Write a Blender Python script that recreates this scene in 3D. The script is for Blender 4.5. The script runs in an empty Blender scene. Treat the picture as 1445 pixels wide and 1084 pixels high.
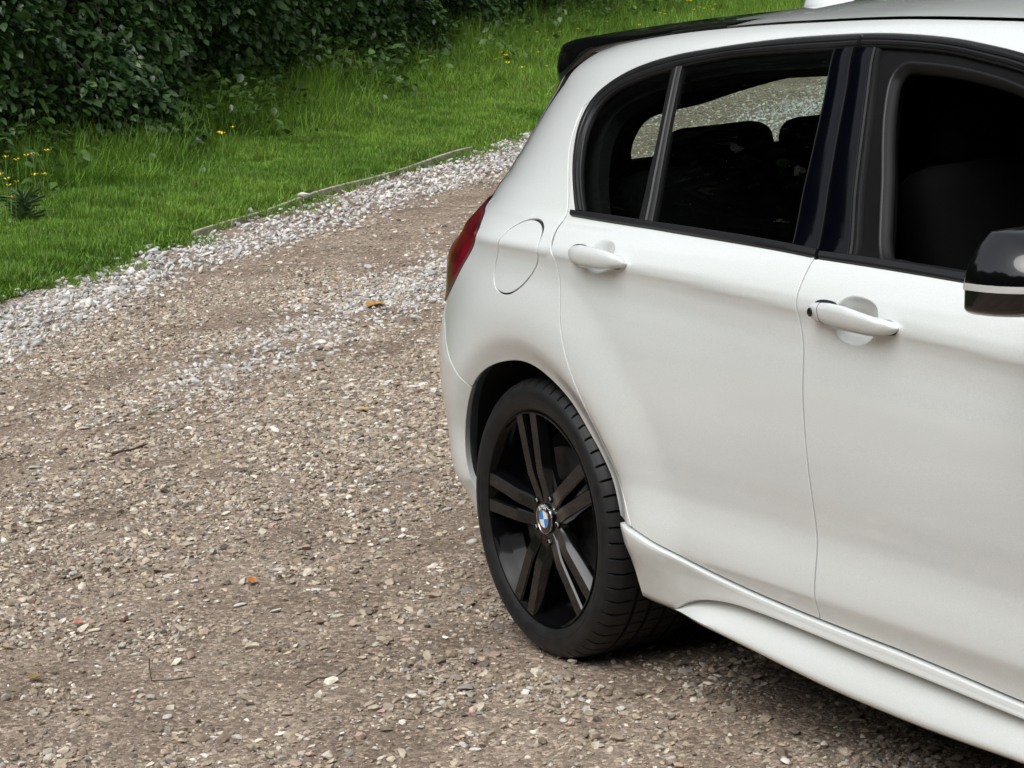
import bpy, bmesh, math, random
import numpy as np
from mathutils import Vector, Matrix
from mathutils.geometry import delaunay_2d_cdt

S = bpy.context.scene
# ------------------------------------------------------------------ camera
cam = bpy.data.cameras.new("camera"); camo = bpy.data.objects.new("camera", cam)
S.collection.objects.link(camo); S.camera = camo
CAM_POS = (4.835, -3.5308, 1.6391)
yaw, pitch, roll = 2.6461866, -0.1817956, -0.0674375
F_ = Vector((math.cos(pitch)*math.cos(yaw), math.cos(pitch)*math.sin(yaw), math.sin(pitch)))
R0 = F_.cross(Vector((0, 0, 1))).normalized(); U0 = R0.cross(F_)
R_ = R0*math.cos(roll) + U0*math.sin(roll); U_ = -R0*math.sin(roll) + U0*math.cos(roll)
m = Matrix((R_, U_, -F_)).transposed().to_4x4(); m.translation = CAM_POS
camo.matrix_world = m
cam.sensor_width = 36.0; cam.lens = 3612.15/1445*36.0
cam.clip_start = 0.1; cam.clip_end = 500
# ------------------------------------------------------------------ light
SUN_EL, SUN_AZ = math.radians(58), math.radians(-60)     # azimuth of the sun direction in the xy plane
w = bpy.data.worlds.new("World"); S.world = w; w.use_nodes = True
nt = w.node_tree; nt.nodes.clear()
sky = nt.nodes.new("ShaderNodeTexSky"); sky.sky_type = 'NISHITA'; sky.sun_disc = False
sky.sun_elevation = SUN_EL; sky.sun_rotation = math.pi/2 - SUN_AZ
sky.air_density = 1.0; sky.dust_density = 3.0; sky.ozone_density = 1.0
bw = nt.nodes.new("ShaderNodeRGBToBW"); mx = nt.nodes.new("ShaderNodeMix"); mx.data_type = 'RGBA'
mx.inputs['Factor'].default_value = 0.80
bg = nt.nodes.new("ShaderNodeBackground"); bg.inputs['Strength'].default_value = 0.15
wo = nt.nodes.new("ShaderNodeOutputWorld")
nt.links.new(sky.outputs[0], bw.inputs[0]); nt.links.new(sky.outputs[0], mx.inputs[6]); nt.links.new(bw.outputs[0], mx.inputs[7])
nt.links.new(mx.outputs[2], bg.inputs[0]); nt.links.new(bg.outputs[0], wo.inputs[0])
sun = bpy.data.lights.new("sun", 'SUN'); sun.energy = 1.3; sun.angle = math.radians(50); sun.color = (1.0, 1.0, 0.985)
suno = bpy.data.objects.new("sun", sun); S.collection.objects.link(suno)
sd = Vector((math.cos(SUN_EL)*math.cos(SUN_AZ), math.cos(SUN_EL)*math.sin(SUN_AZ), math.sin(SUN_EL)))
suno.rotation_euler = sd.to_track_quat('Z', 'Y').to_euler(); suno.location = (0, 0, 12)
S.view_settings.view_transform = 'Standard'; S.view_settings.look = 'None'
S.view_settings.gamma = 1.0; S.view_settings.use_curve_mapping = False
S.view_settings.exposure = 0.63
S.render.engine = 'CYCLES'
S.cycles.max_bounces = 8; S.cycles.transparent_max_bounces = 12

RNG = np.random.default_rng(7); random.seed(7)

# ------------------------------------------------------------------ helpers
def tag(o, label=None, cat=None, group=None, kind=None):
    if label: o["label"] = label
    if cat: o["category"] = cat
    if group: o["group"] = group
    if kind: o["kind"] = kind
    return o
def link(name, me, parent=None, mat=None):
    o = bpy.data.objects.new(name, me); S.collection.objects.link(o)
    if parent is not None: o.parent = parent
    if mat is not None and me is not None:
        me.materials.clear(); me.materials.append(mat)
    return o
def empty(name, loc=(0, 0, 0), parent=None):
    o = bpy.data.objects.new(name, None); S.collection.objects.link(o); o.location = loc
    o.empty_display_size = .1
    if parent is not None: o.parent = parent
    return o
def mk(name, verts, faces, normals=None, smooth=True):
    me = bpy.data.meshes.new(name)
    me.from_pydata([tuple(map(float, v)) for v in verts], [], [tuple(int(i) for i in f) for f in faces])
    if smooth: me.polygons.foreach_set('use_smooth', [True]*len(me.polygons))
    me.update()
    if normals is not None: me.normals_split_custom_set_from_vertices([tuple(map(float, n)) for n in normals])
    return me
def mk_np(name, V, Fc, smooth=False):
    """fast mesh: V (n,3), Fc (m,k) constant face size"""
    me = bpy.data.meshes.new(name); n, k = len(V), Fc.shape[1]
    me.vertices.add(n); me.vertices.foreach_set('co', np.asarray(V, np.float32).ravel())
    me.loops.add(Fc.size); me.loops.foreach_set('vertex_index', Fc.astype(np.int32).ravel())
    me.polygons.add(len(Fc)); me.polygons.foreach_set('loop_start', np.arange(len(Fc), dtype=np.int32)*k)
    try: me.polygons.foreach_set('loop_total', np.full(len(Fc), k, np.int32))
    except Exception: pass
    if smooth: me.polygons.foreach_set('use_smooth', [True]*len(Fc))
    me.update(calc_edges=True); me.validate(); return me
def grid_faces(n, mcols, closed_r=False, closed_c=False):
    f = []
    for i in range(n - (0 if closed_r else 1)):
        for j in range(mcols - (0 if closed_c else 1)):
            a, b = i*mcols + j, i*mcols + (j+1) % mcols
            c, d = ((i+1) % n)*mcols + (j+1) % mcols, ((i+1) % n)*mcols + j
            f.append((a, b, c, d))
    return f

# ------------------------------------------------------------------ materials
def mat(name, col, rough=.5, metal=0.0, coat=0.0, spec=.5, bump=None, noise=None, coat_rough=.03):
    m = bpy.data.materials.new(name); m.use_nodes = True
    b = m.node_tree.nodes["Principled BSDF"]
    b.inputs['Base Color'].default_value = (*col, 1); b.inputs['Roughness'].default_value = rough
    b.inputs['Metallic'].default_value = metal; b.inputs['Specular IOR Level'].default_value = spec
    b.inputs['Coat Weight'].default_value = coat; b.inputs['Coat Roughness'].default_value = coat_rough
    N, Lk = m.node_tree.nodes, m.node_tree.links
    tc = N.new("ShaderNodeTexCoord")
    if noise:      # (scale, amount): gentle uneven colour
        t = N.new("ShaderNodeTexNoise"); t.inputs['Scale'].default_value = noise[0]; t.inputs['Detail'].default_value = 6
        Lk.new(tc.outputs['Object'], t.inputs['Vector'])
        r = N.new("ShaderNodeMapRange"); r.inputs['To Min'].default_value = 1-noise[1]; r.inputs['To Max'].default_value = 1+noise[1]
        r.inputs['From Min'].default_value = .3; r.inputs['From Max'].default_value = .7
        Lk.new(t.outputs['Fac'], r.inputs['Value'])
        mu = N.new("ShaderNodeMix"); mu.data_type = 'RGBA'; mu.blend_type = 'MULTIPLY'; mu.inputs['Factor'].default_value = 1
        mu.inputs[6].default_value = (*col, 1); Lk.new(r.outputs[0], mu.inputs[7]); Lk.new(mu.outputs[2], b.inputs['Base Color'])
    if bump:       # (scale, strength, distance)
        t = N.new("ShaderNodeTexNoise"); t.inputs['Scale'].default_value = bump[0]; t.inputs['Detail'].default_value = 4
        Lk.new(tc.outputs['Object'], t.inputs['Vector'])
        bp = N.new("ShaderNodeBump"); bp.inputs['Strength'].default_value = bump[1]; bp.inputs['Distance'].default_value = bump[2]
        Lk.new(t.outputs['Fac'], bp.inputs['Height']); Lk.new(bp.outputs[0], b.inputs['Normal'])
    return m
def glass_mat(name, tint, refl=1.45, dirt=.0):
    m = bpy.data.materials.new(name); m.use_nodes = True; N, Lk = m.node_tree.nodes, m.node_tree.links
    N.clear(); o = N.new("ShaderNodeOutputMaterial"); mix = N.new("ShaderNodeMixShader"); lw = N.new("ShaderNodeLayerWeight"); pw5 = N.new("ShaderNodeMath"); pw5.operation = 'POWER'; pw5.inputs[1].default_value = 5
    Lk.new(lw.outputs['Facing'], pw5.inputs[0]); fr = N.new("ShaderNodeMath"); fr.operation = 'MULTIPLY_ADD'; fr.inputs[1].default_value = .9; fr.inputs[2].default_value = ((refl-1)/(refl+1))**2
    Lk.new(pw5.outputs[0], fr.inputs[0])
    t = N.new("ShaderNodeBsdfTransparent"); t.inputs[0].default_value = (*tint, 1)
    g = N.new("ShaderNodeBsdfGlossy"); g.inputs['Roughness'].default_value = .01
    Lk.new(fr.outputs[0], mix.inputs[0]); Lk.new(t.outputs[0], mix.inputs[1]); Lk.new(g.outputs[0], mix.inputs[2])
    if dirt:
        d = N.new("ShaderNodeBsdfDiffuse"); d.inputs[0].default_value = (.35, .36, .34, 1)
        mx2 = N.new("ShaderNodeMixShader"); tn = N.new("ShaderNodeTexNoise"); tn.inputs['Scale'].default_value = 180
        tc = N.new("ShaderNodeTexCoord"); Lk.new(tc.outputs['Object'], tn.inputs['Vector'])
        r = N.new("ShaderNodeMapRange"); r.inputs['From Min'].default_value = .72; r.inputs['From Max'].default_value = .80
        r.inputs['To Max'].default_value = dirt; Lk.new(tn.outputs['Fac'], r.inputs['Value']); Lk.new(r.outputs[0], mx2.inputs[0])
        Lk.new(mix.outputs[0], mx2.inputs[1]); Lk.new(d.outputs[0], mx2.inputs[2]); Lk.new(mx2.outputs[0], o.inputs[0])
    else: Lk.new(mix.outputs[0], o.inputs[0])
    return m
def paint_mat(name, col):
    """white car paint: clear coat, faint road film and dust specks"""
    m = mat(name, col, rough=.34, coat=1.0, spec=.4, coat_rough=.02); m.node_tree.nodes['Principled BSDF'].inputs['Coat IOR'].default_value = 1.7
    N, Lk = m.node_tree.nodes, m.node_tree.links; b = N["Principled BSDF"]; tc = N.new("ShaderNodeTexCoord")
    n1 = N.new("ShaderNodeTexNoise"); n1.inputs['Scale'].default_value = 420; n1.inputs['Detail'].default_value = 3
    n2 = N.new("ShaderNodeTexNoise"); n2.inputs['Scale'].default_value = 3.0; n2.inputs['Detail'].default_value = 8
    vo = N.new("ShaderNodeTexVoronoi"); vo.inputs['Scale'].default_value = 60
    sx = N.new("ShaderNodeSeparateXYZ")
    for t in (n1, n2, vo): Lk.new(tc.outputs['Object'], t.inputs['Vector'])
    Lk.new(tc.outputs['Object'], sx.inputs[0])
    def mr(src, a, b_, c, d):
        r = N.new("ShaderNodeMapRange"); r.inputs[1].default_value = a; r.inputs[2].default_value = b_
        r.inputs[3].default_value = c; r.inputs[4].default_value = d; Lk.new(src, r.inputs[0]); return r.outputs[0]
    def mult(a, b_):
        q = N.new("ShaderNodeMath"); q.operation = 'MULTIPLY'; Lk.new(a, q.inputs[0]); Lk.new(b_, q.inputs[1]); return q.outputs[0]
    low = mr(sx.outputs[2], .95, .2, .0, 1.0)                    # more road film low down
    film = mult(mr(n2.outputs['Fac'], .35, .7, .2, 1.0), low)
    speck = mult(mr(vo.outputs['Distance'], .10, .05, 0.0, .5), mr(n2.outputs['Fac'], .45, .6, 0, 1))
    mx1 = N.new("ShaderNodeMix"); mx1.data_type = 'RGBA'; mx1.inputs[6].default_value = (*col, 1)
    mx1.inputs[7].default_value = (.50, .47, .42, 1)
    f = N.new("ShaderNodeMath"); f.operation = 'MULTIPLY'; Lk.new(film, f.inputs[0]); f.inputs[1].default_value = .13
    Lk.new(f.outputs[0], mx1.inputs[0])
    g = N.new("ShaderNodeMix"); g.data_type = 'RGBA'; g.blend_type = 'MULTIPLY'; g.inputs[0].default_value = 1
    Lk.new(mx1.outputs[2], g.inputs[6]); Lk.new(mr(n1.outputs['Fac'], .25, .75, .91, 1.05), g.inputs[7])
    Lk.new(g.outputs[2], b.inputs['Base Color'])
    Lk.new(mr(film, 0, 1, .015, .10), b.inputs['Coat Roughness'])
    return m

M = dict(
 white=paint_mat("white_paint", (.735, .768, .752)),
 gloss=mat("gloss_black", (.003, .003, .0035), .10, coat=.8, coat_rough=.02, spec=.4),
 satin=mat("satin_black_trim", (.011, .011, .0115), .42, spec=.32, noise=(60, .15)),
 rubber=mat("black_rubber", (.004, .004, .0045), .60, spec=.15, noise=(40, .2)),
 pillar=mat("pillar_film", (.0012, .0015, .0035), .10, coat=.0, spec=.28),
 dark=mat("interior_black", (.004, .004, .0045), .85, spec=.2),
 trim=mat("interior_grey", (.018, .021, .022), .7),
 seat=mat("seat_cloth", (.002, .0021, .0022), .9, spec=.08, bump=(300, .3, .002)),
 glass=glass_mat("side_glass", (.66, .74, .70), 1.45, dirt=.14),
 hatchglass=glass_mat("rear_glass", (.74, .82, .79), 1.3),
 windscreen=glass_mat("windscreen_glass", (.25, .28, .27), 1.5),
 red=mat("red_lamp", (.14, .001, .009), .28, coat=.35, noise=(14, .75)),
 wheel=mat("gloss_black_wheel", (.0025, .0025, .003), .12, coat=.32, coat_rough=.03, spec=.3),
 barrel=mat("rim_barrel", (.003, .003, .0035), .08, spec=.14),
 tyre=mat("tyre_rubber", (.0095, .010, .0105), .52, spec=.38, noise=(34, .45), bump=(180, .25, .001)),
 steel=mat("brake_steel", (.10, .10, .105), .45, metal=.8, noise=(30, .4)),
 chrome=mat("chrome", (.80, .80, .80), .12, metal=1),
 lens=mat("indicator_lens", (.80, .80, .79), .15, metal=.35, coat=1),  # whitened to stand for the sky reflected in the silver strip
 blue=mat("badge_blue", (.02, .22, .60), .3, coat=.6),
 bwhite=mat("badge_white", (.78, .80, .82), .3, coat=.6),
 gap=mat("seam_shadow_black", (.006, .006, .006), .9),  # painted shade in the panel gaps; own black of liners and shield
 gasket=mat("gasket", (.012, .014, .022), .5),
)

# ------------------------------------------------------------------ body surface of the car
def pw(xs, ys):
    xs = np.array(xs, float); ys = np.array(ys, float); h = np.diff(xs); d = np.diff(ys)/h
    mm = np.zeros(len(xs)); mm[0] = d[0]; mm[-1] = d[-1]
    for i in range(1, len(xs)-1):
        if d[i-1]*d[i] > 0:
            w1 = 2*h[i]+h[i-1]; w2 = h[i]+2*h[i-1]; mm[i] = (w1+w2)/(w1/d[i-1]+w2/d[i])
    def f(x):
        x = np.clip(np.asarray(x, float), xs[0], xs[-1]); i = np.clip(np.searchsorted(xs, x)-1, 0, len(xs)-2)
        t = (x-xs[i])/h[i]
        return ((1+2*t)*(1-t)**2)*ys[i]+t*(1-t)**2*h[i]*mm[i]+t*t*(3-2*t)*ys[i+1]+t*t*(t-1)*h[i]*mm[i+1]
    return f
def sst(a, b, x):
    t = np.clip((x-a)/(b-a), 0, 1); return t*t*(3-2*t)
WV=pw([.10,.17,.25,.30,.335,.347,.36,.39,.44,.46,.50,.555,.65,.73,.78,.82,.85,.87,.885,.90,.92,.94,.96,.975,.99,1.03,1.1,1.2,1.28,1.33,1.365,1.39,1.40],
      [.80,.83,.846,.852,.8605,.8640,.8645,.8630,.8590,.8585,.8620,.8685,.8750,.8765,.8745,.8725,.8735,.8765,.8797,.8780,.870,.859,.845,.832,.812,.789,.757,.709,.665,.632,.600,.562,.535])
ZC=pw([-.9,-.2,.12,1.4,1.7,2.6],[.935,.932,.928,.885,.873,.85])
def vw(x,v): return v-(ZC(x)-.885)*sst(.60,.85,v)*(1-sst(.915,.99,v))
# rear: contour end, start and exponent by height
XR=pw([.1,.2,.3,.36,.41,.47,.55,.62,.70,.75,.8,.85,.9,.93,.96,1.0,1.05,1.1,1.15,1.2,1.3,1.35,1.40],[-.68,-.70,-.735,-.765,-.80,-.838,-.862,-.845,-.845,-.838,-.852,-.839,-.80,-.756,-.725,-.729,-.705,-.69,-.67,-.65,-.648,-.67,-.66])
XSR=pw([.1,.6,.8,.95,1.1,1.25,1.4],[-.10,-.10,-.05,.05,.25,.40,.5])
NR=pw([.1,.62,.70,.75,.8,.85,.9,.93,.96,1.0,1.05,1.1,1.15,1.2,1.4],[3.0,3.0,2.8,2.7,2.6,2.6,2.5,2.45,2.5,2.6,2.65,2.8,2.9,3.0,3.0])
XF=pw([.1,.3,.5,.65,.75,.85,.93,.99,1.1,1.2,1.3,1.4],[3.36,3.46,3.46,3.42,3.32,3.05,2.75,2.42,2.24,2.08,1.92,1.74])
XSF=pw([.1,.6,.8,.95,1.1,1.4],[2.5,2.5,2.3,1.9,1.6,1.3])
NF=pw([.1,.6,.8,1.0,1.1,1.4],[2.6,2.5,2.6,2.6,2.6,2.5])
ZS=pw([-.5,-.3,0,.3,.6,1.0,1.4,1.8,2.3],[1.27,1.31,1.35,1.375,1.39,1.40,1.395,1.36,1.30])
def P(u,v):
    u=np.asarray(u,float);v=np.asarray(v,float)
    W=WV(vw(u,v));xs=XSR(v);a=xs-XR(v);n=NR(v)
    t=np.clip((xs-u)/a,0,np.pi/2);x=np.where(u<xs,xs-a*np.sin(t),u);g=(1-np.sin(t)**n+1e-12)**(1/n)
    xf=XSF(v);af=XF(v)-xf;nf=NF(v)
    tf=np.clip((u-xf)/af,0,np.pi/2);x=np.where(u>xf,xf+af*np.sin(tf),x);g=g*(1-np.sin(tf)**nf+1e-12)**(1/nf)
    y=W*g
    k=(ZS(x)-.99)/(.41)
    z=np.where(v<.99,v,.99+(v-.99)*(1+(k-1)*sst(.99,1.12,v)))
    for cx in (0,2.69):
        r=np.hypot(x-cx,z-.315);y=y+.016*sst(.33,.418,r)*(1-sst(.44,.60,r))*(g>.6)*sst(.2,.35,z)+.012*sst(.34,.44,r)*(1-sst(.50,.95,r))*(g>.6)*sst(.2,.40,z)
    return np.stack([x,-y,z],-1)

def N3(fn, u, v, e=1.5e-3):
    a = fn(u+e, v)-fn(u-e, v); b = fn(u, v+e)-fn(u, v-e); n = np.cross(a, b)
    l = np.linalg.norm(n, axis=-1, keepdims=True); return n/np.maximum(l, 1e-12)

def cr(pts, step=.012):
    """Catmull-Rom through pts, resampled every `step`"""
    p = np.array(pts, float)
    if len(p) == 2:
        n = max(2, int(np.linalg.norm(p[1]-p[0])/step)+1); t = np.linspace(0, 1, n)[:, None]; return p[0]*(1-t)+p[1]*t
    q = np.vstack([2*p[0]-p[1], p, 2*p[-1]-p[-2]]); out = []
    for i in range(len(p)-1):
        a, b, c, d = q[i:i+4]
        def kn(s, e, t0): return t0+max(np.linalg.norm(e-s), 1e-6)**.5
        t0 = 0.; t1 = kn(a, b, t0); t2 = kn(b, c, t1); t3 = kn(c, d, t2)
        for t in np.linspace(t1, t2, 12, endpoint=False):
            A1 = (t1-t)/(t1-t0)*a+(t-t0)/(t1-t0)*b; A2 = (t2-t)/(t2-t1)*b+(t-t1)/(t2-t1)*c; A3 = (t3-t)/(t3-t2)*c+(t-t2)/(t3-t2)*d
            B1 = (t2-t)/(t2-t0)*A1+(t-t0)/(t2-t0)*A2; B2 = (t3-t)/(t3-t1)*A2+(t-t1)/(t3-t1)*A3
            out.append((t2-t)/(t2-t1)*B1+(t-t1)/(t2-t1)*B2)
    out.append(p[-1]); out = np.array(out)
    s = np.r_[0, np.cumsum(np.linalg.norm(np.diff(out, axis=0), axis=1))]
    n = max(2, int(round(s[-1]/step))+1); ss = np.linspace(0, s[-1], n)
    return np.stack([np.interp(ss, s, out[:, 0]), np.interp(ss, s, out[:, 1])], 1)
def sm(a, it=2):
    a = np.array(a, float)
    for _ in range(it): a[1:-1] = .25*a[:-2]+.5*a[1:-1]+.25*a[2:]
    return a
def joinp(*segs):
    out = []
    for s in segs:
        for p in s:
            if not out or np.hypot(p[0]-out[-1][0], p[1]-out[-1][1]) > 2e-3: out.append((float(p[0]), float(p[1])))
    while np.hypot(out[0][0]-out[-1][0], out[0][1]-out[-1][1]) < 2e-3: out.pop()
    return np.array(out)
def area(p): x, y = p[:, 0], p[:, 1]; return .5*np.sum(x*np.roll(y, -1)-y*np.roll(x, -1))
def inset(p, d):
    """polygon p (CCW) moved inwards by d; returns points and inward unit normals"""
    e = np.roll(p, -1, 0)-p; e /= np.linalg.norm(e, axis=1, keepdims=True)
    n1 = np.stack([-e[:, 1], e[:, 0]], 1); n0 = np.roll(n1, 1, 0); b = n0+n1
    L = np.linalg.norm(b, axis=1, keepdims=True); b = b/np.maximum(L, 1e-6)
    c = np.maximum((b*n1).sum(1, keepdims=True), .5)
    return p+b*d/c, b
def inside(P, poly):
    x, y = P[:, 0], P[:, 1]; r = np.zeros(len(P), bool); q = np.roll(poly, -1, 0)
    for (x0, y0), (x1, y1) in zip(poly, q):
        if y0 == y1: continue
        c = ((y0 > y) != (y1 > y)); r ^= c & (x < (x1-x0)*(y-y0)/(y1-y0)+x0)
    return r
RING = [(.0006, -.0006), (.0002, -.0025), (.0, -.016)]
def panel(name, outer, holes=(), parent=None, material=None, off=0.0, g=.0023, ring=.0016, fn=None, du=.03, dv=.014, flange=.016, offfn=None):
    """a sheet of bodywork: outline and holes in surface coordinates, rounded edges that fold inwards"""
    fn = fn or P
    loops = []; base_off = off
    outer = np.array(outer); outer = outer if area(outer) > 0 else outer[::-1]
    loops.append((outer, 1))
    for h in holes:
        h = np.array(h); h = h if area(h) < 0 else h[::-1]; loops.append((h, 1))
    V2, OFF, NT = [], [], []; faces3 = []; cons = []; insets = []
    for lp, sg in loops:
        q, b = inset(lp, g+ring); insets.append(q); s = len(V2)
        for p in q: V2.append(p); OFF.append(0.0); NT.append((0, 0, 0))
        n = len(q); cons += [(s+i, s+(i+1) % n) for i in range(n)]
    big = insets[0]
    us = np.arange(big[:, 0].min(), big[:, 0].max(), du); vs = np.arange(big[:, 1].min(), big[:, 1].max(), dv)
    G = np.stack(np.meshgrid(us, vs), -1).reshape(-1, 2)
    G = G[inside(G, big)]
    for h in insets[1:]: G = G[~inside(G, h)]
    B = np.vstack(insets)
    if len(G):
        keep = np.ones(len(G), bool)
        for i in range(0, len(G), 500):
            dd = np.abs(G[i:i+500, None, 0]-B[None, :, 0])/du + np.abs(G[i:i+500, None, 1]-B[None, :, 1])/dv
            keep[i:i+500] = dd.min(1) > .45
        G = G[keep]
    nb = len(V2); allp = [Vector(p) for p in V2]+[Vector(p) for p in G]
    res = delaunay_2d_cdt(allp, cons, [], 0, 1e-7)
    vv = np.array([tuple(p) for p in res[0]]); tri = [f for f in res[2] if len(f) == 3]
    tri = np.array(tri); cen = vv[tri].mean(1); ok = inside(cen, insets[0])
    for h in insets[1:]: ok &= ~inside(cen, h)
    tri = tri[ok]
    # map back originals to output
    orig = res[3]; o2n = {}
    for i, l in enumerate(orig):
        for k in l:
            o2n[k] = i
    a = vv[tri]; sgn = (a[:, 1, 0]-a[:, 0, 0])*(a[:, 2, 1]-a[:, 0, 1])-(a[:, 1, 1]-a[:, 0, 1])*(a[:, 2, 0]-a[:, 0, 0])
    tri[sgn < 0] = tri[sgn < 0][:, ::-1]
    of0 = offfn(vv[:, 0], vv[:, 1]) if offfn else 0
    pos = fn(vv[:, 0], vv[:, 1]); nor = N3(fn, vv[:, 0], vv[:, 1]); pos = pos+nor*(base_off+of0)[..., None] if offfn else pos+nor*base_off
    verts = [tuple(p) for p in pos]; norms = [tuple(p) for p in nor]; faces = [tuple(t) for t in tri]
    s0 = 0
    for li, (lp, sg) in enumerate(loops):
        n = len(lp); prev = [o2n.get(s0+i) for i in range(n)]; s0 += n
        for (dg, dz) in ((.0005, -.0005), (.0, -.0018), (.0, -flange)):
            q, b = inset(lp, g+dg); of = offfn(q[:, 0], q[:, 1]) if offfn else 0
            pp = fn(q[:, 0], q[:, 1]); nn = N3(fn, q[:, 0], q[:, 1]); pi = fn(q[:, 0]+b[:, 0]*2e-3, q[:, 1]+b[:, 1]*2e-3)
            t = pp-pi; t /= np.maximum(np.linalg.norm(t, axis=1, keepdims=True), 1e-9)
            pp = pp+nn*(base_off+dz+of)[..., None] if offfn else pp+nn*(base_off+dz)
            k = .75 if dz > -.001 else .08
            nr = nn*k+t*(1-k**1.5); nr /= np.linalg.norm(nr, axis=1, keepdims=True)
            s = len(verts); verts += [tuple(x) for x in pp]; norms += [tuple(x) for x in nr]
            cur = list(range(s, s+n))
            for i in range(n):
                j = (i+1) % n
                if None in (prev[i], prev[j]) or prev[i] == prev[j]: continue
                faces.append((prev[i], cur[i], cur[j], prev[j]))
            prev = cur
    me = mk(name, verts, faces, norms)
    return link(name, me, parent, material)
def ribbon(name, A, B, prof, parent, material, n=80, fn=None, off=0.0, endcap=True):
    """strip between two curves in surface coordinates; prof = [(t across, height)]"""
    fn = fn or P
    def rs(c):
        c = np.array(c); s = np.r_[0, np.cumsum(np.linalg.norm(np.diff(c, axis=0), axis=1))]; ss = np.linspace(0, s[-1], n)
        return np.stack([np.interp(ss, s, c[:, 0]), np.interp(ss, s, c[:, 1])], 1)
    A, B = rs(A), rs(B); V = []; k = len(prof)
    rows = []
    for t, h in prof:
        uv = A*(1-t)+B*t; p = fn(uv[:, 0], uv[:, 1]); nn = N3(fn, uv[:, 0], uv[:, 1]); rows.append(p+nn*(h+off))
    V = np.stack(rows, 1).reshape(-1, 3); f = grid_faces(n, k)
    if endcap: f += [tuple(range(k)), tuple(reversed(range((n-1)*k, n*k)))]
    me = mk(name, V, f)
    bm = bmesh.new(); bm.from_mesh(me); bmesh.ops.recalc_face_normals(bm, faces=bm.faces); bm.to_mesh(me); bm.free()
    o = link(name, me, parent, material)
    try: me.set_sharp_from_angle(angle=math.radians(35))
    except Exception: pass
    return o
def loft(name, rings, parent, material, cap=True, sharp=None):
    n, k = len(rings), len(rings[0]); V = np.array(rings).reshape(-1, 3); f = grid_faces(n, k, closed_c=True)
    if cap: f += [tuple(reversed(range(k))), tuple(range((n-1)*k, n*k))]
    me = mk(name, V, f)
    bm = bmesh.new(); bm.from_mesh(me); bmesh.ops.recalc_face_normals(bm, faces=bm.faces); bm.to_mesh(me); bm.free()
    if sharp: me.set_sharp_from_angle(angle=math.radians(sharp))
    return link(name, me, parent, material)
def rbox(name, c, s, parent, material, bev=.02, seg=3, rot=None, taper=None):
    bm = bmesh.new(); bmesh.ops.create_cube(bm, size=1)
    for v in bm.verts:
        v.co = Vector((v.co.x*s[0], v.co.y*s[1], v.co.z*s[2]))
        if taper and v.co.z > 0: v.co.x *= taper[0]; v.co.y *= taper[1]
    bmesh.ops.bevel(bm, geom=bm.edges[:], offset=bev, segments=seg, profile=.5, affect='EDGES')
    if rot: bm.transform(Matrix.Rotation(rot, 4, 'Y'))
    bm.transform(Matrix.Translation(c)); me = bpy.data.meshes.new(name); bm.to_mesh(me); bm.free()
    me.polygons.foreach_set('use_smooth', [True]*len(me.polygons)); me.update()
    o = link(name, me, parent, material)
    try: me.set_sharp_from_angle(angle=math.radians(40))
    except Exception: pass
    return o
# ================================================================== the car
BELT_LO_R = [(0.1258, 0.9954), (0.2803, 0.9929), (0.4622, 0.9909), (0.5404, 0.9895), (0.6854, 0.9877), (0.8361, 0.9859), (0.9298, 0.9843), (1.0225, 0.9819)]
BELT_HI_R = [(0.1187, 1.0065), (0.2682, 1.0059), (0.4497, 1.0041), (0.6463, 1.0022), (0.7948, 1.0005), (0.9375, 0.9969), (1.012, 0.9938)]
BELT_LO_F = [(1.0334, 0.9816), (1.1873, 0.9808), (1.3412, 0.9792), (1.4698, 0.9774), (1.8, .9745), (2.10, .973)]
BELT_HI_F = [(1.0225, 0.9921), (1.1697, 0.9927), (1.3232, 0.9909), (1.4631, 0.9884), (1.8, .9865), (2.07, .985)]
DLO_OUT = [(0.1364, 1.0066), (0.1055, 1.0361), (0.0748, 1.0687), (0.0331, 1.1174), (-0.0011, 1.1647), (-0.0254, 1.2129), (-0.0226, 1.2578), (0.0169, 1.2885), (0.091, 1.3151), (0.1605, 1.329), (0.273, 1.3421), (0.3944, 1.3497), (0.5279, 1.357), (0.6556, 1.3626), (0.8112, 1.3654), (0.8819, 1.3663), (1.0027, 1.3656), (1.1592, 1.3602), (1.2617, 1.3522), (1.3866, 1.3386), (1.53, 1.312), (1.70, 1.25), (1.86, 1.16), (2.0, 1.06), (2.075, .99)]
DLO_IN = [(0.166, 1.0082), (0.132, 1.039), (0.1027, 1.0715), (0.0652, 1.1196), (0.0433, 1.1517), (0.0227, 1.1942), (0.0254, 1.2417), (0.0718, 1.2745), (0.1867, 1.3021), (0.2795, 1.3157), (0.3463, 1.324), (0.4797, 1.3352), (0.6796, 1.3414), (0.8329, 1.3445), (0.8928, 1.3473), (1.0236, 1.3468), (1.1776, 1.3413), (1.2795, 1.3311), (1.4034, 1.3156), (1.54, 1.283), (1.69, 1.22), (1.83, 1.135), (1.96, 1.04), (2.03, .988)]
DIV_L = [(0.2846, 1.3162), (0.3101, 1.2602), (0.3379, 1.1863), (0.3639, 1.0831), (0.3844, 1.0050)]
DIV_M = [(0.2991, 1.3173), (0.3269, 1.26), (0.3542, 1.1865), (0.3812, 1.084), (0.4053, 1.0050)]
DIV_R = [(0.3197, 1.3204), (0.349, 1.2598), (0.3757, 1.1868), (0.4089, 1.0853), (0.4356, 1.0045)]
PIL_L = [(0.8327, 1.3440), (0.8715, 1.2614), (0.8954, 1.1729), (0.9114, 1.0782), (0.9302, 0.9985)]
PIL_M = [(0.8886, 1.3470), (0.9289, 1.2749), (0.958, 1.1878), (0.9817, 1.1012), (1.0118, 0.9945)]
PIL_R = [(0.9494, 1.3460), (0.9916, 1.27), (1.0277, 1.1845), (1.0601, 1.0934), (1.104, 0.9930)]
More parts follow.
